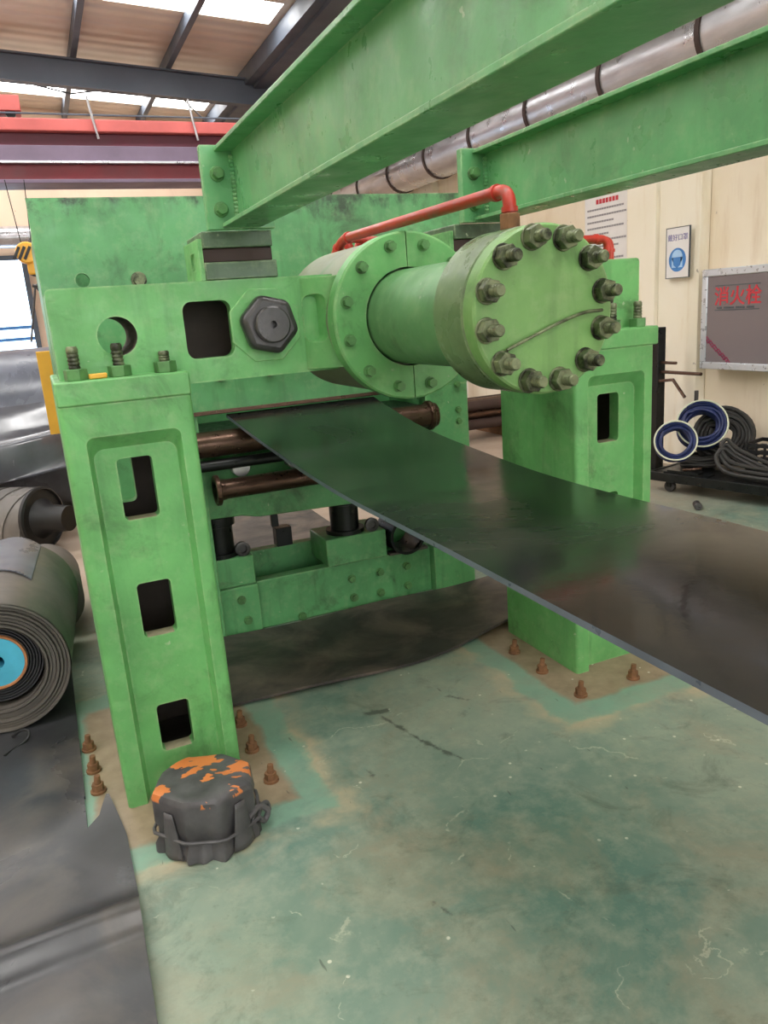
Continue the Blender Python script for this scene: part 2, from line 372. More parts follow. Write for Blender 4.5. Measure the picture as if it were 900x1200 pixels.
def thing(name, label, cat, loc=(0, 0, 0), group=None):
    o = bpy.data.objects.new(name, None); COL.objects.link(o); o.location = loc; o.empty_display_size = .1
    return tag(o, label, cat, group)
def tag(o, label, cat, group=None, kind=None):
    o['label'] = label; o['category'] = cat
    if group: o['group'] = group
    if kind: o['kind'] = kind
    return o
def struct(o): o['kind'] = 'structure'; return o
def rrect(x0, x1, z0, z1, r, n=5):
    out = []
    for cx, cz, a in ((x1 - r, z1 - r, 0), (x0 + r, z1 - r, PI / 2), (x0 + r, z0 + r, PI), (x1 - r, z0 + r, 1.5 * PI)):
        out += [(cx + r * math.cos(a + PI / 2 * i / n), cz + r * math.sin(a + PI / 2 * i / n)) for i in range(n + 1)]
    return out
def bez(pts, n=10):
    """Catmull-Rom through points"""
    P_ = [Vector(p) for p in pts]; P_ = [2 * P_[0] - P_[1]] + P_ + [2 * P_[-1] - P_[-2]]; out = []
    for i in range(1, len(P_) - 2):
        for k in range(n):
            u = k / n; a, b, c, d = P_[i - 1:i + 3]
            out.append(.5 * ((2 * b) + (c - a) * u + (2 * a - 5 * b + 4 * c - d) * u * u + (3 * b - a - 3 * c + d) * u ** 3))
    out.append(P_[-2]); return out
def text_mesh(name, s, size, mat, parent, mw, bold=0.):
    cu = bpy.data.curves.new('tmpt', 'FONT'); cu.body = s; cu.size = size; cu.align_x = 'CENTER'; cu.align_y = 'CENTER'; cu.extrude = .001; cu.offset = bold
    o = bpy.data.objects.new('tmpt', cu); COL.objects.link(o)
    dg = bpy.context.evaluated_depsgraph_get(); dg.update()
    me = bpy.data.meshes.new_from_object(o.evaluated_get(dg)); bpy.data.objects.remove(o)
    me.transform(mw); me.materials.clear()
    return link(name, me, mat, parent, smooth=False)

def hexnut(p, d, r, h, ph=0.):
    m = MB(); p = Vector(p); d = Vector(d).normalized()
    m.lathe(p, d, [(0, 0), (0, r * .86), (h * .0, r)], 6); m = MB()
    m.cyl(p, p + d * h * .86, r, 6, ph=ph); m.cyl(p + d * h * .86, p + d * h, r * .9, 12, r2=r * .8); return m
def bolt_head(p, d, r, h, wash=True, ph=0.):
    m = MB(); p = Vector(p); d = Vector(d).normalized()
    if wash: m.cyl(p, p + d * h * .2, r * 1.25, 16)
    m.cyl(p + d * h * .15, p + d * h, r, 6, ph=ph); return m
def stud(p, d, r, h):
    m = MB(); p = Vector(p); d = Vector(d).normalized(); prof = [(0, 0), (0, r)]; n = 7
    for i in range(n):
        a = h * (.05 + .8 * i / n); prof += [(a, r), (a + h * .04, r * .88), (a + h * .08, r)]
    prof += [(h * .93, r), (h, r * .8), (h, 0)]
    m.lathe(p, d, prof, 14); return m

# ================================================================== setting
fl = struct(MB().box(-8, 5.2, -6, 14.2, -.15, 0).build('floor', 'floor', smooth=False))
wr = struct(MB().box(5.0, 5.2, -6, 14.2, 0, 4.9).build('wall_right', 'wall', smooth=False))
col = MB()
col.box(4.86, 5.0, 5.28, 5.62, 0, 4.7); col.box(4.92, 5.0, 5.62, 5.70, 0, 4.7)
col.build('column', 'wall_col', wr, .006)
MB().box(4.90, 5.0, 4.83, 5.28, 0, 4.7).build('column', 'wall_col', wr, .006)
MB().box(4.90, 5.0, 9.3, 9.7, 0, 4.7).build('column', 'wall_col', wr, .006)
struct(MB().box(-8, 5.2, 14.0, 14.2, 0, 5.6).build('wall_back', 'wall_far', smooth=False))
wf = MB(); wf.box(-8, 5.2, -6.2, -6, 0, 1.3); wf.box(-8, -2.2, -6.2, -6, 1.3, 5.6); wf.box(-2.2, 5.2, -6.2, -6, 4.2, 5.6)  # unseen wall added, its opening shaped to steer daylight onto front faces
struct(wf.build('wall_front_added', 'wall', smooth=False))
struct(MB().box(-8.2, -8, -6, 14.2, 0, 5.6).build('wall_left', 'wall', smooth=False))  # unseen wall, put in to keep the left side darker
ROOF = lambda x: 4.9 - .063 * x
sk = [(12.65 - 3.8 * k, 13.25 - 3.8 * k) for k in (4, 3, 2, 1, 0)]        # skylight strips, evenly spaced; the last two are in view
roof = MB(); y = -6.
def roofbox(m, x0, x1, y0, y1, dz=0., th=.05):
    m.add([(x, yy, ROOF(x) + dz + k) for x in (x0, x1) for yy in (y0, y1) for k in (0, th)], [(0, 1, 3, 2), (4, 6, 7, 5), (0, 4, 5, 1), (2, 3, 7, 6), (0, 2, 6, 4), (1, 5, 7, 3)])
for a, b in sk + [(14.2, 14.2)]:
    if a > y: roofbox(roof, -8, 5.2, y, a)
    if b > a: roofbox(roof, 3.0, 5.2, a, b)
    y = b
rf = struct(roof.build('ceiling', 'roof', smooth=False))
for a, b in sk:
    m = MB(); roofbox(m, -7.9, 3.0, a, b, .01, .02); m.build('skylight_panel' if a > 8 else 'skylight_panel_offscreen', 'skylight', rf, smooth=False)
for x in (-6.2, -5.0, -3.8, -2.6, -1.4, -.2, .97, 2.09):
    m = MB(); z = ROOF(x); m.box(x - .035, x + .035, -6, 14, z - .14, z - .005); m.build('purlin', 'steel_grey', rf)
m = MB(); z = ROOF(3.2); m.box(3.08, 3.2, -6, 14, z - .2, z - .005); m.box(3.2, 3.42, -6, 14, z - .24, z - .17); m.build('purlin', 'steel_grey', rf)
m = MB(); z = ROOF(4.5); m.box(4.4, 4.5, -6, 14, z - .2, z - .005); m.build('purlin', 'steel_grey', rf)
for yy in (4.6, 11.0):
    m = MB()
    for d0_, d1_, h in ((-.06, .06, .02), (-.008, .008, .0), (-.06, .06, .0)): pass
    top_ = lambda x: ROOF(x) - .14
    for (w_, za, zb) in ((.07, 0, -.02), (.01, -.02, -.30), (.07, -.30, -.32)):
        m.add([(x, yy + sy, top_(x) + k) for x in (-8, 4.95) for sy in (-w_, w_) for k in (zb, za)], [(0, 1, 3, 2), (4, 6, 7, 5), (0, 4, 5, 1), (2, 3, 7, 6), (0, 2, 6, 4), (1, 5, 7, 3)])
    m.build('rafter', 'steel_grey', rf)
for (a, b) in (((-.3, 11.2, 4.62), (1.0, 12.5, 4.7)), ((2.0, 11.1, 4.5), (.97, 12.6, 4.72)), ((2.09, 11.1, 4.5), (3.0, 13.2, 4.55))):
    MB().tube([a, b], .012, 6).build('brace_rod', 'steel_grey', rf)
# far daylight window in the back wall
wn = struct(MB().box(-1.6, .0, 13.96, 13.99, 1.0, 2.65).build('window_1', 'daylight', smooth=False))
fr = MB()
for (x0, x1, z0, z1) in ((-1.66, .06, 2.65, 2.72), (-1.66, .06, .93, 1.0), (-.02, .06, 1.0, 2.65), (-1.66, -1.6, 1.0, 2.65)): fr.box(x0, x1, 13.9, 13.99, z0, z1)
fr.build('window_frame', 'steel_grey', wn)
for z_ in (1.42, 1.6): MB().box(-1.6, 0, 13.93, 13.95, z_, z_ + .05).build('window_bar', 'sign_blue', wn)

# ================================================================== post stands
def post(x0, label, bolts):
    yf, yb, zt = 2.345, 2.87, 1.295; x1 = x0 + .375
    T = thing('post_stand', label, 'support post', ((x0 + x1) / 2, (yf + yb) / 2, 0), 'cast support posts under the yoke')
    base = MB(); base.prism(rrect(x0, x1, yf, yb, .016, 3), 'z', 0, zt)
    cut = []
    A = [(p[0], yf - .01, p[1]) for p in rrect(x0 + .056, x1 - .044, -.3, 1.212, .020)]
    B = [(p[0], yf + .042, p[1]) for p in rrect(x0 + .074, x1 - .060, -.3, 1.160, .032)]
    cut.append(MB().loft(A, B))
    for za, zb in ((.935, 1.125), (.55, .73), (.145, .312)):
        cut.append(MB().prism(rrect(x0 + .135, x0 + .238, za, zb, .014), 'y', yf - .1, yf + .2))
    cut.append(MB().box(x0 + .045, x1 - .045, yf + .095, yb - .05, .03, zt - .05))
    cut.append(MB().prism(rrect(x0 + .13, x0 + .215, .90, 1.10, .02), 'y', yb - .2, yb + .1))
    cut.append(MB().prism(rrect(x0 + .13, x0 + .20, .60, .685, .02), 'y', yb - .2, yb + .1))
    me = carve(base, cut)
    o = link('column_body', me, ['green', 'cavity_dark', 'sill'], T)
    for p in me.polygons:
        c = p.center
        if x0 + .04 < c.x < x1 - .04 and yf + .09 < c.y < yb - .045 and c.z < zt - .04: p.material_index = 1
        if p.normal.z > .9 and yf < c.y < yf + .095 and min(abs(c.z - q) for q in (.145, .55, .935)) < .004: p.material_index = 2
    for (bx, by) in bolts:
        m = MB(); m.cyl((bx, by, 0), (bx, by, .008), .026, 16); m.cyl((bx, by, .008), (bx, by, .032), .020, 6, ph=bx * 9); m.cyl((bx, by, .032), (bx + .003, by, .06), .0115, 12, r2=.010)
        m.build('anchor_bolt', 'rusty', T)
    return T
post(.02, 'green cast post with three windows, beside the coiled rubber roll', ((-.075, 2.80), (-.068, 2.64), (-.062, 2.50), (.472, 2.265), (.462, 2.48), (.467, 2.68)))
post(1.79, 'green cast post standing beside the black trolley of cables', ((1.695, 2.2), (1.957, 2.206), (1.685, 2.44), (1.69, 2.655), (2.25, 2.4)))

# ================================================================== yoke across the posts
Y = thing('cast_yoke', 'green cast crossbeam yoke bolted across the two posts, with round flanged centre', 'machine beam', (1.10, 2.6, 1.295))
yf = 2.43
base = MB().prism(rrect(.04, 2.16, 1.32, 1.62, .014, 3), 'y', yf, 2.75)
cut = []
for s in (0, 1):
    mx = (lambda x: 2.20 - x) if s else (lambda x: x)
    X = sorted((mx(.414), mx(.561))); cut.append(MB().prism(rrect(X[0], X[1], 1.392, 1.562, .028), 'y', yf - .05, yf + .1))
    X = sorted((mx(.335), mx(.78))); cut.append(MB().box(X[0], X[1], yf + .05, 2.71, 1.35, 1.59))
    cut.append(MB().cyl((mx(.218), yf - .1, 1.478), (mx(.218), 2.9, 1.478), .056, 32))
me = carve(base, cut); o = link('yoke_beam', me, ['green', 'cavity_dark'], Y)
for p in me.polygons:
    c = p.center
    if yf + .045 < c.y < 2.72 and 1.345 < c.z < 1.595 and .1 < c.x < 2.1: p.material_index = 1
for s in (0, 1):
    mx = (lambda x: 2.20 - x) if s else (lambda x: x)
    X = sorted((mx(.02), mx(.395)))
    ft = MB().box(X[0], X[1], 2.34, 2.86, 1.2951, 1.365).build('foot_flange', 'green', Y, .006)
    for bx in (.085, .205, .335):
        k = stud((mx(bx), 2.385, 1.365), (0, 0, 1), .0165, .095 if bx < .3 else .062).build('stud', 'nut_steel', Y)
        MB().cyl((mx(bx), 2.385, 1.365), (mx(bx), 2.385, 1.397), .0335, 6).build('nut', 'bolt_green', k, .002)
    MB().cyl((mx(.665), yf - .006, 1.478), (mx(.665), yf, 1.478), .120, 8, ph=PI / 8).build('nut_boss', 'green', Y, .005)
    n = MB().cyl((mx(.665), yf - .07, 1.478), (mx(.665), yf - .014, 1.478), .095, 6, ph=.25).build('tie_rod_nut', 'dark_nut', Y, .018, seg=3)
    m = MB(); m.lathe((mx(.665), yf - .066, 1.478), (0, -1, 0), [(0, .055), (.026, .055), (.03, .05), (.03, .011), (-.02, .011), (-.02, 0)], 28); m.build('tie_rod_end', 'dark_nut', n)
m = MB().box(.12, .28, 2.36, 2.372, 1.366, 1.376)
MB().box(.118, .168, 2.366, 2.384, 1.3655, 1.380, Matrix.Rotation(.06, 3, 'Z')).build('yellow_tag', 'yellow_hook', Y, .003)
# thickened shoulders with a cast pocket
sh = MB().prism([(.785, 2.435), (.80, 2.42), (.905, 2.345), (1.295, 2.345), (1.40, 2.42), (1.415, 2.435), (1.415, 2.748), (.785, 2.748)], 'z', 1.328, 1.613)
cut = []
for s in (0, 1):
    mx = (lambda x: 2.20 - x) if s else (lambda x: x)
    X = sorted((mx(.795), mx(.838))); X2 = sorted((mx(.782), mx(.872)))
    cut.append(MB().loft([(p[0], 2.30, p[1]) for p in rrect(X2[0] - .012, X2[1] + .004, 1.395, 1.578, .03)], [(p[0], 2.440, p[1]) for p in rrect(X[0], X[1], 1.42, 1.555, .018)]))
link('shoulder', carve(sh, cut), 'green', Y, .008)
b = MB(); b.lathe((1.10, 2.335, 1.47), (0, 1, 0), [(0, .1), (0, .248), (.50, .248), (.515, .24), (.535, .24), (.545, .232), (.545, 0)], 64); b.build('barrel', 'barrel', Y)
for s in (-1, 1):                                        # split gland flange, two halves
    a0 = PI / 2 + .008 if s < 0 else -PI / 2 + .008
    m = MB(); m.lathe((1.10, 2.278, 1.47), (0, 1, 0), [(0, .153), (0, .254), (.006, .26), (.058, .26), (.058, .153)], 40, True, a0, a0 + PI - .016)
    h = m.build('flange_half', 'green', Y)
    for k in range(12):
        th = math.radians(15 + 30 * k); px = 1.10 + .222 * math.cos(th); pz = 1.47 + .222 * math.sin(th)
        if (px < 1.10) == (s < 0): bolt_head((px, 2.278, pz), (0, -1, 0), .0155, .024, ph=random.random()).build('flange_bolt', 'bolt_green', h)
# ---------------- hydraulic cylinder projecting from the yoke
Hc = thing('hydraulic_cylinder', 'green hydraulic cylinder with studded round end cap, projecting from the yoke', 'hydraulic cylinder', (1.10, 2.27, 1.47))
MB().lathe((1.10, 1.745, 1.47), (0, 1, 0), [(0, .05), (0, .146), (.60, .146), (.60, 0)], 64).build('tube', 'green_cyl', Hc)
MB().lathe((1.10, 1.602, 1.47), (0, 1, 0), [(0, .05), (0, .192), (.004, .196), (.14, .196), (.148, .188), (.148, .1)], 72).build('end_flange', 'green_rim', Hc)
cap = MB(); cap.lathe((1.10, 1.55, 1.47), (0, 1, 0), [(0, 0), (0, .190), (.005, .195), (.047, .195), (.05, .192), (.05, 0)], 72); cap.build('end_cap', 'green_cap', Hc)
for k in range(12):
    th = math.radians(12 + 30 * k); px = 1.10 + .167 * math.cos(th); pz = 1.47 + .167 * math.sin(th)
    st = stud((px, 1.55, pz), (0, -1, 0), .0145, .062).build('stud', 'nut_steel', Hc)
    n = MB(); n.cyl((px, 1.5495, pz), (px, 1.546, pz), .030, 20); n.cyl((px, 1.546, pz), (px, 1.521, pz), .0275, 6, ph=random.random() * 2); n.build('nut', 'nut_steel', st, .0025)
wp = bez([(.985, 1.538, 1.388), (.991, 1.538, 1.391), (1.069, 1.537, 1.419), (1.142, 1.537, 1.443), (1.204, 1.538, 1.458), (1.257, 1.54, 1.460)], 8)
MB().tube(wp, .004, 8).build('wire', 'nut_steel', Hc)

# ---------------- red pipes
def pipe(name, pts, r, label, extras=None, rad=.05, group=None):
    T = thing(name, label, 'pipe', pts[0], group); P_ = [Vector(p) for p in pts]; out = [P_[0]]
    for i in range(1, len(P_) - 1):
        a = (P_[i - 1] - P_[i]); b_ = (P_[i + 1] - P_[i]); q = min(rad, a.length * .45, b_.length * .45)
        s0 = P_[i] + a.normalized() * q; s1 = P_[i] + b_.normalized() * q
        out += [(s0 * (1 - u) ** 2 + P_[i] * 2 * u * (1 - u) + s1 * u * u) for u in [k / 6 for k in range(7)]]
    out.append(P_[-1]); MB().tube(out, r, 14).build('pipe_run', 'red_pipe', T)
    for i in range(1, len(P_) - 1):
        a = (P_[i - 1] - P_[i]); b_ = (P_[i + 1] - P_[i])
        for v in (a, b_):
            d_ = v.normalized(); q = min(rad, v.length * .45)
            MB().cyl(P_[i] + d_ * q, P_[i] + d_ * (q + .012), r * 1.25, 16).build('weld_collar', 'red_pipe', T)
    return T
T = pipe('red_pipe', [(1.10, 1.69, 1.668), (1.10, 1.69, 1.757), (1.085, 2.78, 1.757), (1.075, 2.86, 1.70)], .0165, 'red pipe running from the end cap fitting back over the barrel')
MB().cyl((1.10, 1.69, 1.664), (1.10, 1.69, 1.702), .026, 6).build('fitting_nut', 'rusty', T, .003)
pipe('red_pipe', [(1.13, 2.84, 1.712), (1.13, 2.84, 1.765), (1.66, 2.72, 1.70), (1.75, 2.50, 1.70), (2.065, 2.50, 1.70), (2.065, 2.50, 1.6205)], .0145, 'red pipe with elbow dropping onto yoke end, nearer the cylinder', group='red pipe elbows')
pipe('red_pipe', [(1.18, 2.87, 1.70), (1.18, 2.87, 1.75), (1.72, 2.79, 1.70), (1.80, 2.555, 1.70), (2.125, 2.555, 1.70), (2.125, 2.555, 1.6205)], .0145, 'red pipe with elbow dropping onto yoke end, nearer the wall', group='red pipe elbows')

# ================================================================== beams on spacer blocks
def beam(cx, label, blabel):
    x0, x1 = cx - .056, cx + .064; z0, z1 = 1.765, 1.985; ye = 2.385; ya = -2.5
    B_ = thing('overhead_beam', label, 'steel beam', (cx, ye, z0), 'overhead steel beams')
    MB().box(cx - .006, cx + .006, ya, ye, z0 + .012, z1 - .012).build('web', 'green_beam', B_)
    MB().box(x0, x1, ya, ye, z0, z0 + .012).build('bottom_flange', 'green_beam', B_, .002)
    MB().box(x0, x1, ya, ye, z1 - .012, z1).build('top_flange', 'green_beam', B_, .002)
    pl = MB().box(cx - .098, cx + .105, ye, ye + .03, z0 - .005, z1 + .005).build('end_plate', 'green_beam', B_, .002)
    for sx in (-.055, .06):
        for z in (1.815, 1.912): bolt_head((cx + sx, ye, z), (0, -1, 0), .0175, .026, ph=.3).build('plate_bolt', 'bolt_green', pl, .002)
    wb = MB()
    for i in range(16):
        z = z0 + .02 + i * .0115
        wb.lathe((cx - .008, ye - .004, z - .007), (0, 0, 1), [(0, 0), (.002, .008), (.007, .0105), (.012, .008), (.014, 0)], 8)
    wb.build('weld_bead', 'green_beam', B_)
    S = thing('spacer_block', blabel, 'spacer block', (cx, 2.54, 1.62), 'spacer blocks under the beams')
    c = cx + .000
    MB().box(c - .115, c + .11, 2.425, 2.66, 1.621, 1.672).build('lower_block', 'block_green', S, .003)
    MB().box(c - .115, c + .10, 2.435, 2.65, 1.672, 1.712).build('middle_block', 'band', S, .003)
    MB().box(c - .115, c + .10, 2.42, 2.66, 1.712, 1.7595).build('upper_block', 'block_green', S, .003)
    side = carve(MB().box(c - .128, c - .115, 2.43, 2.66, 1.621, 1.74), [MB().prism(rrect(2.49, 2.56, 1.655, 1.705, .015), 'x', c - .2, c - .122)])
    link('side_plate', side, 'green', S)
beam(.612, 'green steel beam with bolted end plate, over the tie rod nut', 'layered grey-green spacer block beside the yoke window, under the beam end')
beam(1.468, 'green steel beam with bolted end plate, alongside the silver duct', 'layered spacer block under the beam end, behind the hydraulic cylinder')

# ================================================================== press frame with rollers behind
Pf = thing('press_frame', 'green press frame with tall scuffed front plate, behind the yoke', 'machine frame', (1.02, 3.8, 0))
top_plate = carve(MB().box(.05, 1.99, 3.5, 3.54, 1.105, 2.018), [MB().cyl((.212, 3.3, 1.70), (.212, 3.7, 1.70), .028, 20)])
link('front_plate', top_plate, 'green_plate', Pf)
for bx, bz in ((.434, 1.692), (1.62, 1.70)): bolt_head((bx, 3.5, bz), (0, -1, 0), .026, .03).build('plate_bolt', 'nut_steel', Pf)
for bx in (.72, .95, 1.2): bolt_head((bx, 3.5, 1.262), (0, -1, 0), .02, .02).build('plate_bolt', 'nut_steel', Pf)
MB().box(.58, 1.74, 3.490, 3.55, 1.094, 1.112).build('slot_lip', 'rust_steel', Pf, .003)
for xa, xb in ((.05, .60), (1.745, 1.99)):
    MB().box(xa, xb, 3.5, 3.58, .0, 1.105).build('side_column', 'green_plate', Pf, .004)
    MB().box(xa if xa < 1 else xb - .06, xa + .06 if xa < 1 else xb, 3.58, 4.4, 0, 1.9).build('side_frame', 'green_deep', Pf, .004)
for bx, bz in ((1.803, .985), (1.93, 1.10), (1.93, .97), (1.93, .91), (1.80, .72), (1.93, .72)): bolt_head((bx, 3.5, bz), (0, -1, 0), .014, .018).build('column_bolt', 'bolt_green', Pf)
MB().prism([(.60, .60), (.75, .595), (.84, .575), (1.745, .545), (1.745, .86), (.60, .86)], 'y', 3.54, 3.66).build('cross_beam', 'green_deep', Pf, .006)
MB().box(.60, 1.745, 3.52, 3.62, .832, .862).build('cross_beam_lip', 'green_deep', Pf, .004)
for bx in (.76, 1.02, 1.3, 1.55):
    m = MB(); m.cyl((bx, 3.452, .842), (bx, 3.519, .842), .042, 24); m.build('bearing_cap', 'silver', Pf, .003)
MB().box(.60, 1.745, 3.55, 3.62, 0, .25).build('base_front', 'green_deep', Pf, .004)
MB().box(.60, 1.745, 3.80, 3.86, 0, .33).build('base_rear', 'green_deep', Pf, .004)
MB().box(.60, .785, 3.535, 3.75, .25, .395).build('bearing_block', 'green_deep', Pf, .006)
MB().prism([(1.16, .25), (1.49, .25), (1.49, .395), (1.16, .395)], 'y', 3.535, 3.80).build('bearing_block', 'green_deep', Pf, .006)
MB().box(.60, .79, 3.53, 3.55, 0, .245).build('base_pad', 'green_deep', Pf, .004)
for bx, bz in ((.70, .18), (.72, .07), (1.284, .163), (1.444, .168), (1.289, .058), (1.44, .054), (1.60, .17), (1.6, .06), (1.0, .02)): bolt_head((bx, 3.545 if bx > .8 else 3.53, bz), (0, -1, 0), .018, .02).build('base_bolt', 'bolt_green', Pf)
for cx in (.645, 1.305):
    m = MB(); m.lathe((cx, 3.64, .395), (0, 0, 1), [(0, .10), (.02, .10), (.02, .075), (.15, .075), (.155, .092), (.20, .092), (.20, 0)], 28); m.build('jack_cylinder', 'black_steel', Pf)
for cx in (.74, 1.42):
    MB().lathe((cx, 3.56, .43), (0, -1, 0), [(0, .036), (.02, .036), (.022, .03), (.022, .022), (.004, .02), (.004, 0)], 24).build('hose_port', 'dark_nut', Pf)
MB().box(.975, 1.06, 3.79, 3.86, .33, .43).build('bracket', 'black_steel', Pf, .003)
MB().box(.905, .94, 3.58, 3.61, .50, .60).build('stop_pin', 'black_steel', Pf, .003)
MB().box(1.2, 1.235, 3.9, 3.93, .55, .62).build('stop_pin', 'black_steel', Pf, .003)
m = MB(); m.lathe((1.60, 3.50, .345), (0, 1, 0), [(0, .085), (0, .10), (.2, .10), (.2, .085), (.02, .085)], 28); m.build('pipe_stub', 'black_steel', Pf)
MB().box(1.50, 1.72, 3.52, 3.56, .25, .262).build('stub_shelf', 'mat_dusty', Pf)
MB().box(.11, 1.93, 4.36, 4.40, .66, 1.95).build('light_block_plate', 'green_deep', Pf, .004)  # plate added to block light from behind the frame
MB().box(.11, 1.93, 3.72, 4.30, .90, .96).build('light_block_bed', 'black_steel', Pf, .004)  # black slab added to block light inside the frame
MB().box(.11, 1.93, 3.56, 3.70, 1.14, 1.25).build('light_block_bar', 'black_steel', Pf, .004)  # black bar added to block light behind the front plate
def roller(y, z, r, rr, x0, x1, label, mat='rust_steel'):
    T = thing('roller', label, 'roller', ((x0 + x1) / 2, y, z - r))
    MB().cyl((x0, y, z), (x1, y, z), r, 32).build('roller_body', mat, T)
    for xe in (x0, x1 - .045):
        m = MB(); m.lathe((xe, y, z), (1, 0, 0), [(0, .01), (0, rr - .004), (.004, rr), (.018, rr), (.022, rr - .004), (.024, r + .004), (.045, r + .002), (.045, .01)], 32); m.build('end_ring', mat, T)
    return T
roller(3.425, .972, .058, .074, .40, 1.755, 'brown steel roller under the black sheet at the press slot')
roller(3.40, .880, .025, .026, .44, 1.69, 'black oily roller under the brown slot roller', 'black_steel')
roller(3.39, .768, .045, .070, .615, 1.70, 'rusty steel roller in front of the lower green crossbeam')

# ================================================================== the rubber sheet
def sheet_pt(u, v):
    """u along the run from the slot towards the camera side, v across"""
    y = 3.52 - u * 4.6
    k = min(1, (3.52 - y) / 1.5); e = (1 - (1 - k) ** 1.8)
    z = 1.086 - .131 * e + .0
    xl = .735 + .050 * e; xr = 1.47 - .055 * e
    z += .006 * math.sin(v * PI) * e + .010 * math.sin(5 * y + 2 * v) * e * (.3 + .7 * v) * .5
    return (xl + (xr - xl) * v, y, z)
sm = MB(); sm.grid(sheet_pt, 90, 12, .014)
so = sm.build('rubber_sheet', ['sheet', 'sheet_edge'])
for p in so.data.polygons:
    if abs(p.normal.z) < .3: p.material_index = 1
tag(so, 'long black rubber sheet stretched out from the press slot between the posts', 'rubber sheet')

# ================================================================== mats on the floor
def mat_grid(name, fn, nu, nv, th, mat, label):
    m = MB(); m.grid(fn, nu, nv, th); return tag(m.build(name, mat), label, 'floor mat')
def backmat(u, v):
    xf = .47 + u * 1.42; yfr = 2.83 - .05 * math.sin(u * PI) + (.11 * max(0, u - .55) ** 1.5 * 3)
    xb = .47 + u * 1.71; yb = 3.50
    x = xf + (xb - xf) * v; y = yfr + (yb - yfr) * v
    lift = .0145 + .006 * (math.sin(7 * x + 3 * y) + 1) + .045 * max(0, u - .7) ** 1.2 * (1 - .5 * v) * 2
    return (x, y, lift)
mat_grid('rubber_floor_mat', backmat, 40, 16, .012, 'mat_dusty', 'dusty brown-grey rubber mat on the floor under the press')
mat_grid('rubber_floor_mat', lambda u, v: (.25 + 1.5 * u, 3.9 + 2.2 * v, .016 + .004 * math.sin(6 * u + 9 * v)), 20, 24, .011, 'mat_dusty', 'grey rubber sheet spread on the floor beyond the press base')
# large mat on the left: outline cut round the anchor bolts, with a folded ridge
def leftmat(u, v):
    y = .75 + u * 3.25
    e = [(.75, .0), (1.49, -.007), (1.89, .002), (2.20, .0), (2.30, -.012), (2.455, -.033)]
    xe = e[-1][1]
    for (a, b) in zip(e, e[1:]):
        if a[0] <= y <= b[0]: xe = a[1] + (b[1] - a[1]) * (y - a[0]) / (b[0] - a[0]); break
    if y < .75: xe = 0
    if y > 2.455: xe = -.105
    x = xe + (-1.9 - xe) * (1 - v) ** 1.0 if False else -1.9 + (xe + 1.9) * v
    z = .014 + .004 * math.sin(3 * x + 5 * y) + .004
    rid = 1.83 + .10 * (x + .0) * .6
    z += .045 * math.exp(-((y - rid) / .055) ** 2) + .02 * math.exp(-((y - rid + .2) / .13) ** 2)
    return (x, y, z)
lm = MB(); lm.grid(leftmat, 140, 40, .011)
cutm = [MB().box(-.108, -.03, 2.30, 2.425, -.2, .3), MB().box(-.112, .2, 2.462, 3.3, -.2, .3)]
me = carve(lm, [MB().prism([(-.108, 2.29), (-.07, 2.34), (-.055, 2.40), (-.04, 2.45), (-.06, 2.47), (-.108, 2.47)], 'z', -.2, .3)])
tag(link('rubber_floor_mat', me, 'mat_black'), 'large black rubber mat with a folded ridge, on the floor beside the coil', 'floor mat')

# ================================================================== wrapped round lid in front of the post
W = thing('wrapped_drum', 'round drum lid wrapped in black rubber with torn orange patches, tied with strip', 'wrapped drum', (.235, 2.11, 0))
m = bmesh.new(); NS = 48
NS = 96
corners = [(8, .152), (52, .141), (98, .150), (140, .146), (186, .156), (236, .146), (276, .152), (322, .160), (368, .152)]
def chord(deg):
    for (a, ra), (b, rb) in zip(corners, corners[1:]):
        d_ = deg if deg >= 8 else deg + 360
        if a <= d_ <= b:
            A_ = Vector((math.cos(math.radians(a)) * ra, math.sin(math.radians(a)) * ra)); B_ = Vector((math.cos(math.radians(b)) * rb, math.sin(math.radians(b)) * rb))
            d2 = Vector((math.cos(math.radians(d_)), math.sin(math.radians(d_)))); e_ = B_ - A_
            return (A_.x * e_.y - A_.y * e_.x) / (d2.x * e_.y - d2.y * e_.x), (d_ - a) / (b - a)
TOPZ = lambda x, y: .010 * math.sin(9 * x) + .018 * (y - 2.11) / .15 * -.3
def wr_pt(i, h):
    th = 2 * PI * i / NS; R0, f_ = chord(360 * i / NS)
    cr = math.exp(-(min(f_, 1 - f_) / .12) ** 2)                      # creases at the corners
    if h < .15:
        lo = 1 - h / .15
        R0 += lo * (.012 * math.sin(3 * th + 1) * .5 + .006 * math.sin(13 * th + 2) + .004 * math.sin(23 * th)) + cr * .008 * lo
        if .05 < h < .08: R0 -= .009
        if h < .04: R0 += .006
    z = h
    if h == 0: z = max(0.001, .012 * math.sin(5 * th + .6) + .008 * math.sin(12 * th))
    if h > .15: z -= cr * .004
    x_, y_ = .235 + R0 * math.cos(th), 2.11 + R0 * math.sin(th)
    return Vector((x_, y_, z + (TOPZ(x_, y_) if h > .1 else 0)))
hs = [0, .03, .052, .064, .078, .10, .13, .158, .168]
rows = [[m.verts.new(wr_pt(i, h)) for i in range(NS)] for h in hs]
for s_, zz in ((.955, .177), (.86, .181), (.7, .182), (.45, .184), (.2, .185)):
    ro = []
    for i in range(NS):
        x_ = .235 + (rows[8][i].co.x - .235) * s_; y_ = 2.11 + (rows[8][i].co.y - 2.11) * s_
        ro.append(m.verts.new((x_, y_, zz + TOPZ(x_, y_) + .0025 * math.sin(40 * x_ + 23 * y_))))
    rows.append(ro)
for a, b in zip(rows, rows[1:]):
    for i in range(NS): m.faces.new((a[i], a[(i + 1) % NS], b[(i + 1) % NS], b[i]))
m.faces.new(rows[-1]); m.faces.new(list(reversed(rows[0])))
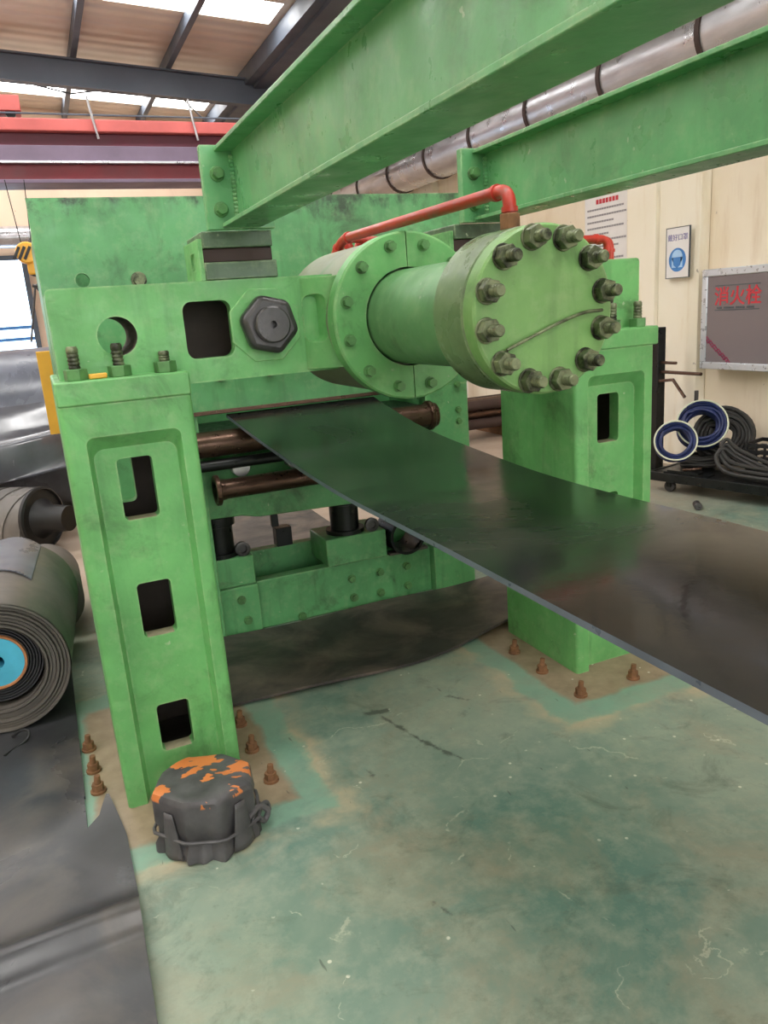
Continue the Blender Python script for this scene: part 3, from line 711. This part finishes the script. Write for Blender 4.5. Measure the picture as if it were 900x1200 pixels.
bmesh.ops.recalc_face_normals(m, faces=m.faces)
me = bpy.data.meshes.new('wrap'); m.to_mesh(me); m.free()
wo = link('wrap', me, 'wrap', W)
for th, tw in ((3.75, .5), (5.25, .5), (.4, .5), (2.6, -.5)):      # folded pleats on the side
    def pl(u, v, th=th, tw=tw):
        a = th + tw * (u - .5) * (1 - .55 * v); r_ = chord(math.degrees(a) % 360)[0] + .003 + .010 * math.sin(PI * min(1, u * 1.1)) * (1 - v) + .003
        return (.235 + r_ * math.cos(a), 2.11 + r_ * math.sin(a), .006 + .145 * v)
    g_ = MB(); g_.grid(pl, 8, 8); po = g_.build('pleat', 'wrap', W); sd = po.modifiers.new('solid', 'SOLIDIFY'); sd.thickness = .004
strap = MB(); pts = [(.235 + (chord(9. * i % 360)[0] + .009) * math.cos(2 * PI * i / 40), 2.11 + (chord(9. * i % 360)[0] + .009) * math.sin(2 * PI * i / 40), .064 + .006 * math.sin(4 * PI * i / 40)) for i in range(41)]
strap.tube(pts, .0055, 8); strap.build('tie_strip', 'wrap', W)
kx, ky = .235 + .152 * math.cos(-.62), 2.11 + .152 * math.sin(-.62)
kn = MB(); kn.tube(bez([(kx - .03, ky - .02, .065), (kx, ky, .078), (kx + .025, ky + .02, .074), (kx + .045, ky + .02, .05), (kx + .03, ky + .012, .028), (kx + .012, ky - .004, .05)], 6), [.010] * 31, 8)
kn.tube(bez([(kx, ky, .07), (kx - .015, ky - .02, .05), (kx - .03, ky - .035, .02)], 6), .005, 6); kn.tube(bez([(kx + .02, ky + .02, .072), (kx + .05, ky + .05, .06), (kx + .055, ky + .045, .03)], 6), .009, 6)
kn.build('knot', 'wrap', W, subsurf=1)
MB().box(.14, .335, 2.108, 2.114, .178, .190, Matrix.Rotation(-.75, 3, 'Z')).build('seam_fold', 'wrap', W, .002)

# ================================================================== coiled roll at left
C0 = Vector((-.345, 3.06, .286)); C1 = Vector((-.28, 3.95, .286)); D = (C1 - C0).normalized()
K = thing('belt_coil', 'coiled grey conveyor belt with blue round core, lying on the floor beside the post', 'belt roll', (-.31, 3.5, 0))
prof = [(.0, .165)]
for i in range(7):
    r = .168 + i * .0132; prof += [(.006 + .004 * (i % 2), r), (-.006 + .006 * (i % 3), r + .004), (-.006 + .006 * (i % 3), r + .011), (.012, r + .0125)]
prof += [(.004, .262), (.90, .262), (.90, .165)]
MB().lathe(C0, D, prof, 56, True).build('outer_windings', 'roll_rubber', K)
ci = C0 + Vector((0, 0, .022)); prof = [(.03, .10)]
for i in range(6):
    r = .104 + i * .0105; prof += [(.035 + .006 * (i % 2), r), (.026, r + .003), (.026, r + .008), (.036, r + .0095)]
prof += [(.04, .166), (.86, .166), (.86, .10)]
MB().lathe(ci, D, prof, 48, True).build('inner_windings', 'roll_dark', K)
MB().lathe(ci, D, [(.02, .096), (.012, .101), (.012, .108), (.03, .109), (.86, .109), (.86, .096)], 40, True).build('core_rim', 'core_rim', K)
MB().lathe(ci, D, [(.016, .028), (.016, .098), (.03, .1), (.85, .1), (.85, .028)], 40, True).build('core_disc', 'core_blue', K)
fp = MB()
def flap(u, v):
    th = math.radians(60 + 75 * u); R_ = .268 + .012 * u * u + .004 * math.sin(8 * u); a = Vector((1, 0, 0)); a = (a - D * a.dot(D)).normalized()
    return C0 + D * (.34 + .55 * v + .1 * math.sin(3 * u)) + (a * math.cos(th) + Vector((0, 0, 1)) * math.sin(th)) * R_
fp.grid(flap, 16, 10, .006); fp.build('loose_flap', 'big_roll', K)
bp = bez([(-.335, 3.0, .03), (-.30, 2.985, .055), (-.275, 2.97, .05), (-.285, 2.95, .03), (-.33, 2.92, .018), (-.36, 2.88, .02)], 8)
tag(MB().tube(bp, [.006] * len(bp), 8).build('strap_end', 'black'), 'loose black strap end on the floor mat by the coil', 'strap')
# second, smaller roll behind the coil
K2 = thing('belt_roll', 'small grey rubber roll lying behind the coiled belt', 'belt roll', (-.22, 4.3, 0))
m = MB(); m.lathe((-.18, 4.06, .185), (0, 1, 0), [(0, .07), (0, .175), (.008, .185), (.5, .185), (.5, .07)], 40, True); m.build('windings', 'roll_rubber', K2)
m = MB(); m.lathe((-.18, 4.07, .185), (0, 1, 0), [(0, .03), (0, .068), (.48, .068), (.48, .03)], 24, True); m.build('core', 'roll_dark', K2)

# ================================================================== drum, big roll and sheets beyond
Dm = thing('lagged_drum', 'grey rubber lagged conveyor drum with diagonal grooves and black shaft', 'conveyor drum', (-.2, 5.85, 0))
MB().cyl((-.85, 5.85, .195), (-.215, 5.85, .195), .178, 40).build('drum_shell', 'lagging', Dm)
for k in range(15):                                     # raised lagging strips wound round the shell
    x = -1.1 + k * .125; pts = []
    A_, B__ = [], []
    for i in range(15):
        th = -.6 + i * .25; xx = x + .022 * i
        for q, L in ((0, A_), (.095, B__)):
            if -.85 <= xx + q <= -.215: pass
            X_ = min(max(xx + q, -1.9), -.215); L.append(Vector((X_, 5.85 - .187 * math.cos(th), .195 + .187 * math.sin(th))))
    if B__[0].x - A_[0].x < .01: continue
    mm = MB(); n = len(A_); vs_ = A_ + B__ + [Vector((p.x, 5.85 + (p.y - 5.85) * .94, .195 + (p.z - .195) * .94)) for p in A_ + B__]
    fs = [(i, i + 1, n + i + 1, n + i) for i in range(n - 1)] + [(2 * n + i, 2 * n + i + 1, i + 1, i) for i in range(n - 1)] + [(n + i, n + i + 1, 3 * n + i + 1, 3 * n + i) for i in range(n - 1)]
    mm.add(vs_, fs); mm.build('lagging_strip', 'lagging', Dm)
m = MB(); m.lathe((-.215, 5.85, .195), (1, 0, 0), [(0, 0), (0, .188), (.02, .188), (.028, .175), (.012, .17), (.016, .12), (.06, .085), (.20, .075), (.20, 0)], 36); m.build('end_hub', 'black', Dm)
Dm.rotation_euler = (0, 0, -.68)
Dm.location.x += .03; Dm.scale = (1.2, 1.2, 1.2)
R_ = thing('rubber_roll', 'very large grey-black roll of rubber sheet beyond the drum', 'rubber roll', (-1.2, 7.30, 0))
m = MB(); m.lathe((-2.6, 7.30, .695), (1, 0, 0), [(0, .16), (0, .68), (.012, .695), (2.75, .695), (2.76, .68), (2.76, .16)], 72, True); m.build('windings', 'big_roll', R_)
m = MB(); m.lathe((-2.58, 7.30, .695), (1, 0, 0), [(0, .1), (0, .158), (2.72, .158), (2.72, .1)], 32, True); m.build('core', 'roll_dark', R_)
def drape(u, v):
    x = -1.9 + 2.15 * u; s_ = v
    y = 6.42 - .46 * s_ + .05 * math.sin(5 * u + 4 * s_) ; z = .97 - .44 * s_ + .055 * math.sin(s_ * 11 + 2.6 * u) * (1 - .3 * s_) + .03 * math.sin(7 * u)
    return (x, y - .12 * math.sin(PI * s_), z)
dr = MB(); dr.grid(drape, 40, 30, .012)
tag(dr.build('rubber_sheet', 'gloss_black'), 'glossy black rubber sheet folded loosely over the grooved drum', 'rubber sheet')
Yp = thing('yellow_panel', 'yellow steel guard panel standing behind the post beside large roll', 'guard panel', (.14, 5.66, 0))
MB().box(-.02, .34, 5.64, 5.67, .84, 1.39).build('panel_plate', 'yellow', Yp, .004)
for x in (.10, .30): MB().box(x - .02, x + .02, 5.67, 5.71, 0, 1.3).build('leg', 'yellow', Yp, .003)

# ================================================================== crane and hook
G = thing('overhead_crane', 'red and maroon overhead crane girder spanning the hall under the roof', 'crane', (-1.9, 10.2, 3.13))
MB().box(-7.6, 3.75, 9.93, 10.33, 3.66, 3.79).build('top_flange', 'red_beam', G, .01)
MB().box(-7.6, 3.75, 10.02, 10.30, 3.355, 3.66).build('girder_web', 'maroon', G, .01)
MB().box(-7.6, 3.75, 10.00, 10.30, 3.16, 3.33).build('lower_web', 'crane_lower', G, .01)
MB().box(-7.6, 3.75, 9.96, 10.02, 3.36, 3.52).build('stiffener_plate', 'crane_grey', G, .005)
MB().box(-7.6, 3.75, 9.92, 10.34, 3.33, 3.355).build('middle_flange', 'silver', G, .003)
MB().box(-7.6, 3.75, 9.90, 10.36, 3.12, 3.16).build('bottom_flange', 'crane_grey', G, .005)
MB().box(3.55, 3.85, 9.2, 11.0, 3.30, 3.66).build('end_carriage', 'maroon', G, .01)
for x in (.98, 2.10): MB().tube([(x - .03, 9.90, 4.02), (x, 9.90, 3.80), (x + .035, 9.90, 3.58)], .014, 6).build('festoon_hanger', 'silver', G)
MB().tube([(-7.6, 9.93, 3.84), (3.7, 9.93, 3.83)], .010, 6).build('festoon_wire', 'steel_grey', G)
Tr = thing('crane_trolley', 'pinkish red hoist trolley on top of the crane girder', 'hoist trolley', (-.2, 10.1, 3.79))
MB().box(-.5, .26, 9.95, 10.25, 3.86, 4.02).build('trolley_body', 'red_beam', Tr, .01)
for x in (-.35, .15): MB().cyl((x, 9.98, 3.842), (x, 10.2, 3.842), .052, 20).build('wheel', 'black_steel', Tr)
Hk = thing('crane_hook', 'yellow hook block with black stripes hanging on thin wires', 'crane hook', (.06, 9.7, 2.1))
MB().lathe((.06, 9.62, 2.37), (0, 1, 0), [(0, 0), (0, .10), (.02, .115), (.14, .115), (.16, .10), (.16, 0)], 32).build('sheave_block', 'yellow_hook', Hk)
for k in range(3): MB().box(-.06 + .055 * k, -.03 + .055 * k, 9.612, 9.622, 2.29, 2.44, Matrix.Rotation(.5, 3, 'Y')).build('stripe', 'black', Hk)
MB().box(.04, .13, 9.66, 9.74, 2.14, 2.29).build('hook_shank', 'yellow_hook', Hk, .02)
hk = [(.085 + .06 * math.sin(a), 9.70, 2.08 - .06 * math.cos(a) + 0.0) for a in [(-.5 + i * .28) for i in range(15)]]
MB().tube([(.085, 9.70, 2.15)] + hk[::-1], .018, 8).build('hook', 'dark_nut', Hk)
for a, b in (((-.03, 9.7, 3.12), (.02, 9.7, 2.46)), ((.16, 9.7, 3.12), (.12, 9.7, 2.46))): MB().tube([a, b], .005, 6).build('wire_rope', 'black_steel', Hk)
for b in ((-.06, 9.7, 1.42), (.34, 9.7, 1.6)): MB().tube([(.085, 9.7, 2.02), b], .012, 6).build('sling', 'dark_nut', Hk)
Bd = thing('air_duct', 'silver duct running along the far wall above the daylight window', 'air duct', (-2.5, 13.7, 2.7))
MB().cyl((-7.5, 13.72, 2.97), (3.6, 13.72, 2.97), .16, 28).build('duct_pipe', 'silver', Bd)
for k in range(9): MB().lathe((-6.9 + k * 1.2, 13.72, 2.97), (1, 0, 0), [(0, .15), (0, .168), (.03, .168), (.03, .15)], 28, True).build('joint_band', 'band', Bd)
tag(MB().cyl((-.05, 11.5, .62), (1.5, 11.5, .62), .62, 40).build('rubber_roll', 'big_roll'), 'distant grey roll standing beyond the yellow hook', 'rubber roll')

# ================================================================== duct along the right wall
Dt = thing('air_duct', 'silver spiral duct with dark joint bands along the cream wall', 'air duct', (4.6, 7, 2.9))
MB().cyl((4.6, -3, 3.14), (4.6, 13.9, 3.14), .222, 36).build('duct_pipe', 'silver', Dt)
for k in range(-3, 9):
    yk = 4.40 + 1.02 * k
    MB().lathe((4.6, yk - .02, 3.14), (0, 1, 0), [(0, .21), (0, .236), (.04, .236), (.04, .21)], 36, True).build('joint_band', 'band', Dt)
    MB().tube([(4.6, yk + .5, 3.36), (4.6, yk + .5, 4.56)], .008, 6).build('hanger_rod', 'steel_grey', Dt)
Lp = thing('wall_lamp', 'small silver lamp on the wall below the beam', 'wall lamp', (4.9, 8.2, 2.5))
m = MB(); m.lathe((4.85, 8.2, 2.40), (0, 0, 1), [(0, 0), (0, .07), (.10, .09), (.16, .06), (.2, .02), (.2, 0)], 20); m.build('lamp_shade', 'alu', Lp)
MB().tube([(4.85, 8.2, 2.59), (4.85, 8.2, 2.66), (4.99, 8.2, 2.68)], .015, 8).build('bracket', 'steel_grey', Lp)

# ================================================================== signs and fire cabinet (on the right wall, x = const)
def wallm(x, y, z, tilt=0.):                            # text plane facing -X
    return Matrix.Translation((x, y, z)) @ Matrix(((0, 0, -1, 0), (-1, 0, 0, 0), (0, 1, 0, 0), (0, 0, 0, 1))) @ Matrix.Rotation(tilt, 4, 'Z')
sx = 4.9
S1 = thing('mask_sign', 'white wall sign with blue round dust mask symbol', 'sign', (sx, 5.03, 1.57))
sg = 4.855
def ysign(px): return px
MB().box(sg, sg + .012, 5.02 - .125, 5.02 + .125, 1.575, 1.965).build('board', 'white_paint', S1, .002)
frm = MB()
for (a, b, c, d) in ((-.128, .128, 1.962, 1.968), (-.128, .128, 1.572, 1.578), (-.128, -.122, 1.575, 1.965), (.122, .128, 1.575, 1.965)): frm.box(sg - .002, sg + .012, 5.02 + a, 5.02 + b, c, d)
frm.build('border', 'print_dark', S1)
MB().cyl((sg - .002, 5.02, 1.715), (sg + .002, 5.02, 1.715), .092, 40).build('blue_disc', 'sign_blue', S1)
m = MB(); m.cyl((sg - .004, 5.02, 1.735), (sg + .001, 5.02, 1.735), .058, 32); m.box(sg - .004, sg, 4.962, 5.078, 1.655, 1.735); m.build('face_symbol', 'sign_lightblue', S1)
m = MB(); m.prism([(5.02 - .045, 1.735), (5.02 + .045, 1.735), (5.02 + .036, 1.675), (5.02, 1.650), (5.02 - .036, 1.675)], 'x', sg - .006, sg - .001); m.build('mask_symbol', 'sign_blue', S1)
text_mesh('lettering', '戴好口罩', .055, 'sign_violet', S1, wallm(sg - .001, 5.02, 1.885))
S2 = thing('notice_board', 'white notice board with red title and grey lines, on the wall', 'notice board', (4.98, 6.0, 1.62))
nb = 4.96
MB().box(nb, nb + .03, 5.73, 6.33, 1.50, 2.43).build('board', 'white_paint', S2, .003)
MB().box(nb - .003, nb, 5.74, 6.32, 2.37, 2.42).build('header_strip', 'print_green', S2)
for k in range(7): MB().box(nb - .003, nb, 5.86 + k * .045, 5.893 + k * .045, 2.295, 2.335).build('title_mark', 'print_red', S2)
for k in range(13):
    z = 2.25 - k * .055; ln = [.50, .52, .36, .50, .30, .52, .44, .22, .5, .46, .5, .3, .48][k]
    mm = MB(); y_ = 6.29; 
    while y_ > 6.29 - ln: mm.box(nb - .003, nb, y_ - .027, y_, z - .008, z + .008); y_ -= .034
    mm.build('text_line', 'print_grey', S2)
Fc = thing('fire_cabinet', 'silver framed fire hydrant cabinet with red lettering on dark glass', 'fire cabinet', (4.93, 4.35, .85))
ca, cb, cz0, cz1 = 3.88, 4.70, .86, 1.615; cx0 = 4.80
MB().box(cx0 + .02, 4.998, ca, cb, cz0, cz1).build('cabinet_body', 'alu', Fc, .004)
fm = MB()
for (a, b, c, d) in ((ca, cb, cz1 - .055, cz1), (ca, cb, cz0, cz0 + .055), (ca, ca + .055, cz0 + .055, cz1 - .055), (cb - .055, cb, cz0 + .055, cz1 - .055)): fm.box(cx0, cx0 + .03, a, b, c, d)
dr_ = fm.build('door_frame', 'alu', Fc, .006)
MB().box(cx0 + .008, cx0 + .016, ca + .05, cb - .05, cz0 + .05, cz1 - .05).build('glass_pane', 'cab_glass', Fc)
gx = cx0 + .0065
text_mesh('lettering', '消火栓', .145, 'print_red', Fc, wallm(gx, 4.36, 1.40), .002)
for z in (1.305, 1.485): MB().box(gx, gx + .0014, 4.16, 4.57, z, z + .007).build('printed_rule', 'print_dark', Fc)
mm = MB(); y_ = 4.55
for wds in (3, 6, 5, 4):
    for _ in range(wds): mm.box(gx, gx + .0014, y_ - .013, y_, 1.318, 1.332); y_ -= .0165
    y_ -= .016
mm.build('small_print', 'print_dark', Fc)
rx = Matrix.Rotation(-.66, 3, 'X')
for k in range(6):
    u = k / 5; mm = MB(); pc = Vector((gx, 4.63 - .20 * u, 1.085 - .155 * u))
    for q in (-.022, 0, .022): mm.box(gx, gx + .0014, pc.y - .016, pc.y + .016, pc.z + q - .005, pc.z + q + .005, rx, pc)
    for q in (-.012, .012): mm.box(gx, gx + .0014, pc.y + q - .003, pc.y + q + .003, pc.z - .026, pc.z + .026, rx, pc)
    mm.build('diagonal_print', 'print_magenta', Fc)
m = MB(); m.lathe((4.93, 4.02, 1.6155), (0, 0, 1), [(0, 0), (.0, .1), (.04, .09), (.06, .05), (.065, 0)], 20)
tag(m.build('work_cap', 'black'), 'black cap lying on top of the fire cabinet', 'cap')
for (yy, zz, mt, lb) in ((4.02, .66, 'black', 'small round black wall socket below the fire cabinet'), (3.86, .68, 'red_plastic', 'small round red wall socket below the fire cabinet')):
    o = MB().cyl((4.96, yy, zz), (5.0, yy, zz), .028, 16, r2=.02); tag(o.build('wall_socket', mt), lb, 'wall socket')

# ================================================================== trolley of cables
_before = set(o.name for o in bpy.data.objects)
Tc = thing('platform_trolley', 'black steel platform trolley loaded with cables and hoses by the wall', 'trolley', (4.4, 3.7, 0))
MB().box(4.14, 4.66, 3.0, 4.48, .128, .15).build('deck', 'black_steel', Tc, .003)
fm = MB(); fm.box(4.12, 4.145, 2.98, 4.5, .09, .156); fm.box(4.655, 4.68, 2.98, 4.5, .09, .156); fm.box(4.145, 4.655, 4.475, 4.5, .09, .156); fm.box(4.145, 4.655, 2.98, 3.005, .09, .156)
fm.build('edge_frame', 'black_steel', Tc, .003)
for x, yy in ((4.2, 4.36), (4.2, 3.12), (4.6, 4.36), (4.6, 3.12)):
    wl = MB().cyl((x - .018, yy, .042), (x + .018, yy, .042), .042, 24).build('caster_wheel', 'dark_nut', Tc, .004)
    m = MB(); m.box(x - .028, x - .022, yy - .018, yy + .018, .04, .115); m.box(x + .022, x + .028, yy - .018, yy + .018, .04, .115); m.box(x - .035, x + .035, yy - .03, yy + .03, .115, .127); m.build('caster_fork', 'black_steel', wl)
def coil(name, c, radii, r, n, nrm, mat, label, rim=None):
    """hose wound in layers; radii gives one radius per layer"""
    T = thing(name, label, 'hose', c); nrm = Vector(nrm).normalized(); a = nrm.orthogonal().normalized(); b = nrm.cross(a); pts = []
    N = 32; turn = 0
    for li, R0 in enumerate(radii):
        for i in range(N * n):
            th = 2 * PI * i / N; k = i / N; kk = k if li % 2 == 0 else n - k
            pts.append(Vector(c) + (a * math.cos(th) + b * math.sin(th)) * (R0 + .006 * math.sin(2 * th + 3 * k + li)) + nrm * ((kk - n / 2) * r * 1.7 + .005 * math.sin(3 * th + k)))
    MB().tube(pts, r, 7).build('hose_winding', mat, T)
    if rim:
        p2 = [Vector(c) + (a * math.cos(2 * PI * i / 40) + b * math.sin(2 * PI * i / 40)) * (radii[0] + .014) - nrm * (n / 2 * r * 1.7 + .004 + .006 * math.sin(4 * PI * i / 40)) for i in range(41)]
        MB().tube(p2, .0065, 8).build('pale_hose', rim, T)
    return T
coil('hose_coil', (4.44, 4.26, .475), (.165, .140, .116), .0125, 6, (.74, .50, -.42), 'blue_hose', 'blue hose coil edged with pale hose, leaning on the trolley', 'hose_rim')
coil('hose_coil', (4.19, 4.32, .385), (.135, .11), .0125, 4, (.74, .50, -.42), 'blue_hose', 'blue hose coil with pale hose, half hidden behind the post', 'hose_rim')
coil('cable_coil', (4.60, 4.17, .385), (.205, .18, .155, .13, .105, .08), .015, 3, (.86, .42, -.25), 'cable', 'thick black cable coil leaning behind the blue hose')
coil('cable_coil', (4.46, 4.27, .209), (.14, .112, .084), .014, 3, (.05, .05, 1), 'cable', 'flat black cable coil lying under the blue hose')
cp = []
for j, (h, off) in enumerate(((.175, 0), (.215, .035), (.25, .05), (.19, -.02))):
    lp = [(4.24 + off * .5, 3.05, h), (4.21 + off * .5, 3.4, h), (4.20 + off * .6, 3.72, h), (4.205 + off, 3.92, h + .02), (4.25 + off, 4.02, h + .10), (4.31 + off * .6, 4.00, h + .16), (4.335 + off * .1, 3.90, h + .09), (4.325 + off * .3, 3.6, h), (4.315 + off * .3, 3.25, h), (4.30 + off * .3, 3.1, h)]
    cp += lp if j % 2 == 0 else lp[::-1]
    cp.append((4.27, 3.03, h + .01))
tag(MB().tube(bez(cp, 6), .0145, 8).build('cable', 'cable'), 'loose dark grey cable looped to and fro along the trolley edge', 'cable')
Cr = thing('plastic_crate', 'black slatted plastic crate on the trolley holding a white rag', 'crate', (4.52, 3.5, .151))
cx_, ca_, cb_ = (4.38, 4.65), 3.10, 3.90
for z in (.165, .215, .265, .315, .362):
    m = MB(); m.box(cx_[0], cx_[0] + .012, ca_, cb_, z, z + .026); m.box(cx_[1] - .012, cx_[1], ca_, cb_, z, z + .026); m.box(cx_[0], cx_[1], ca_, ca_ + .012, z, z + .026); m.box(cx_[0], cx_[1], cb_ - .012, cb_, z, z + .026)
    m.build('slat_ring', 'black', Cr)
for k in range(13):
    yy = ca_ + .02 + k * .062; MB().box(cx_[0] - .004, cx_[0] + .014, yy, yy + .012, .155, .392).build('upright', 'black', Cr)
MB().box(cx_[0], cx_[1], ca_, cb_, .151, .165).build('crate_bottom', 'black', Cr)
def rag(u, v):
    x = 4.40 + .23 * u; y = 3.14 + .60 * v
    z = .39 + .10 * math.sin(PI * u) ** .5 * math.sin(PI * v) ** .4 + .016 * math.sin(15 * u + 3) * math.sin(13 * v) + .012 * math.sin(25 * v + 9 * u)
    return (x, y, z)
rg = MB(); rg.grid(rag, 26, 34, .03); tag(rg.build('white_rag', 'cloth'), 'crumpled white cloth rag lying in the black crate', 'rag')
for k, (x, yy, z, lx, ly, lb) in enumerate(((4.215, 4.22, .151, .13, .36, 'long dark steel plate flat on the trolley deck edge'), (4.20, 4.24, .165, .10, .26, 'shorter dark steel plate stacked on a longer plate, on the trolley'))):
    m = MB().prism(rrect(x - lx / 2, x + lx / 2, yy - ly / 2, yy + ly / 2, .02), 'z', z, z + .013)
    tag(m.build('steel_plate', 'black_steel'), lb, 'steel plate')
sh_ = bez([(4.17, 4.24, .189), (4.18, 4.16, .20), (4.225, 4.13, .20), (4.235, 4.20, .189)], 8)
tag(MB().tube(sh_, .010, 8).build('shackle', 'rust_steel'), 'rusty bent shackle on the trolley plates', 'shackle')
pv = Matrix.Translation((4.13, 4.46, 0)); TURN = pv @ Matrix.Rotation(.245, 4, 'Z') @ pv.inverted()
for o in list(bpy.data.objects):
    if o.name in _before or o.parent: continue
    o.matrix_world = TURN @ (Matrix.Translation(o.location))
tag(MB().cyl((3.98, 3.86, .026), (4.03, 3.93, .026), .026, 14).build('loose_fitting', 'dark_nut', None, .004), 'small dark pipe fitting on the floor before the trolley', 'fitting')
# rack with rods against the wall
Rk = thing('bar_rack', 'dark steel rack with projecting rods, standing against the column', 'rack', (4.6, 5.0, 0))
MB().box(4.56, 4.64, 4.90, 4.98, 0, 1.20).build('upright', 'black_steel', Rk, .004)
MB().box(4.46, 4.74, 4.84, 5.04, 0, .03).build('base_plate', 'black_steel', Rk, .004)
for z, l, rr in ((.92, .16, .012), (.845, .42, .014)):
    MB().tube([(4.6, 4.95, z), (4.60, 4.90 - l, z)], rr, 8).build('rod', 'rust_steel', Rk)
MB().tube([(4.58, 4.92, .77), (4.58, 4.75, .79), (4.58, 4.62, .66)], .013, 8).build('bent_rod', 'rust_steel', Rk)
MB().cyl((4.7, 4.62, .62), (4.7, 4.62, .70), .016, 8).build('hook_pin', 'dark_nut', Rk)

# ================================================================== rod stack beyond
St = thing('rod_bearer', 'timber bearer under the stacked steel rods', 'bearer', (3.75, 7.8, 0), 'bearers under the rods')
MB().box(3.70, 3.80, 7.3, 8.3, 0, .12).build('timber', 'rusty', St, .005)
St2 = thing('rod_bearer', 'timber bearer under the stacked steel rods', 'bearer', (4.75, 7.8, 0), 'bearers under the rods')
MB().box(4.70, 4.80, 7.3, 8.3, 0, .12).build('timber', 'rusty', St2, .005)
for r_ in range(3):
    for c_ in range(3):
        yy = 7.45 + c_ * .14 + .07 * (r_ % 2); z = .18 + r_ * .105
        T = thing('steel_rod', 'brown steel pipe in the stack on the floor by the wall', 'steel pipe', (4.1, yy, z), 'stacked steel pipes')
        m = MB(); x0 = 3.2 + .1 * random.random(); m.lathe((x0, yy, z), (1, 0, 0), [(0, .045), (0, .058), (1.7, .058), (1.7, .045)], 16, True); m.build('pipe_wall', 'rust_steel' if (r_ + c_) % 2 else 'band', T)
tag(MB().box(3.2, 4.9, 8.6, 8.75, 0, 1.15).build('white_board', 'white_paint'), 'pale white board standing behind the stacked pipes', 'board')
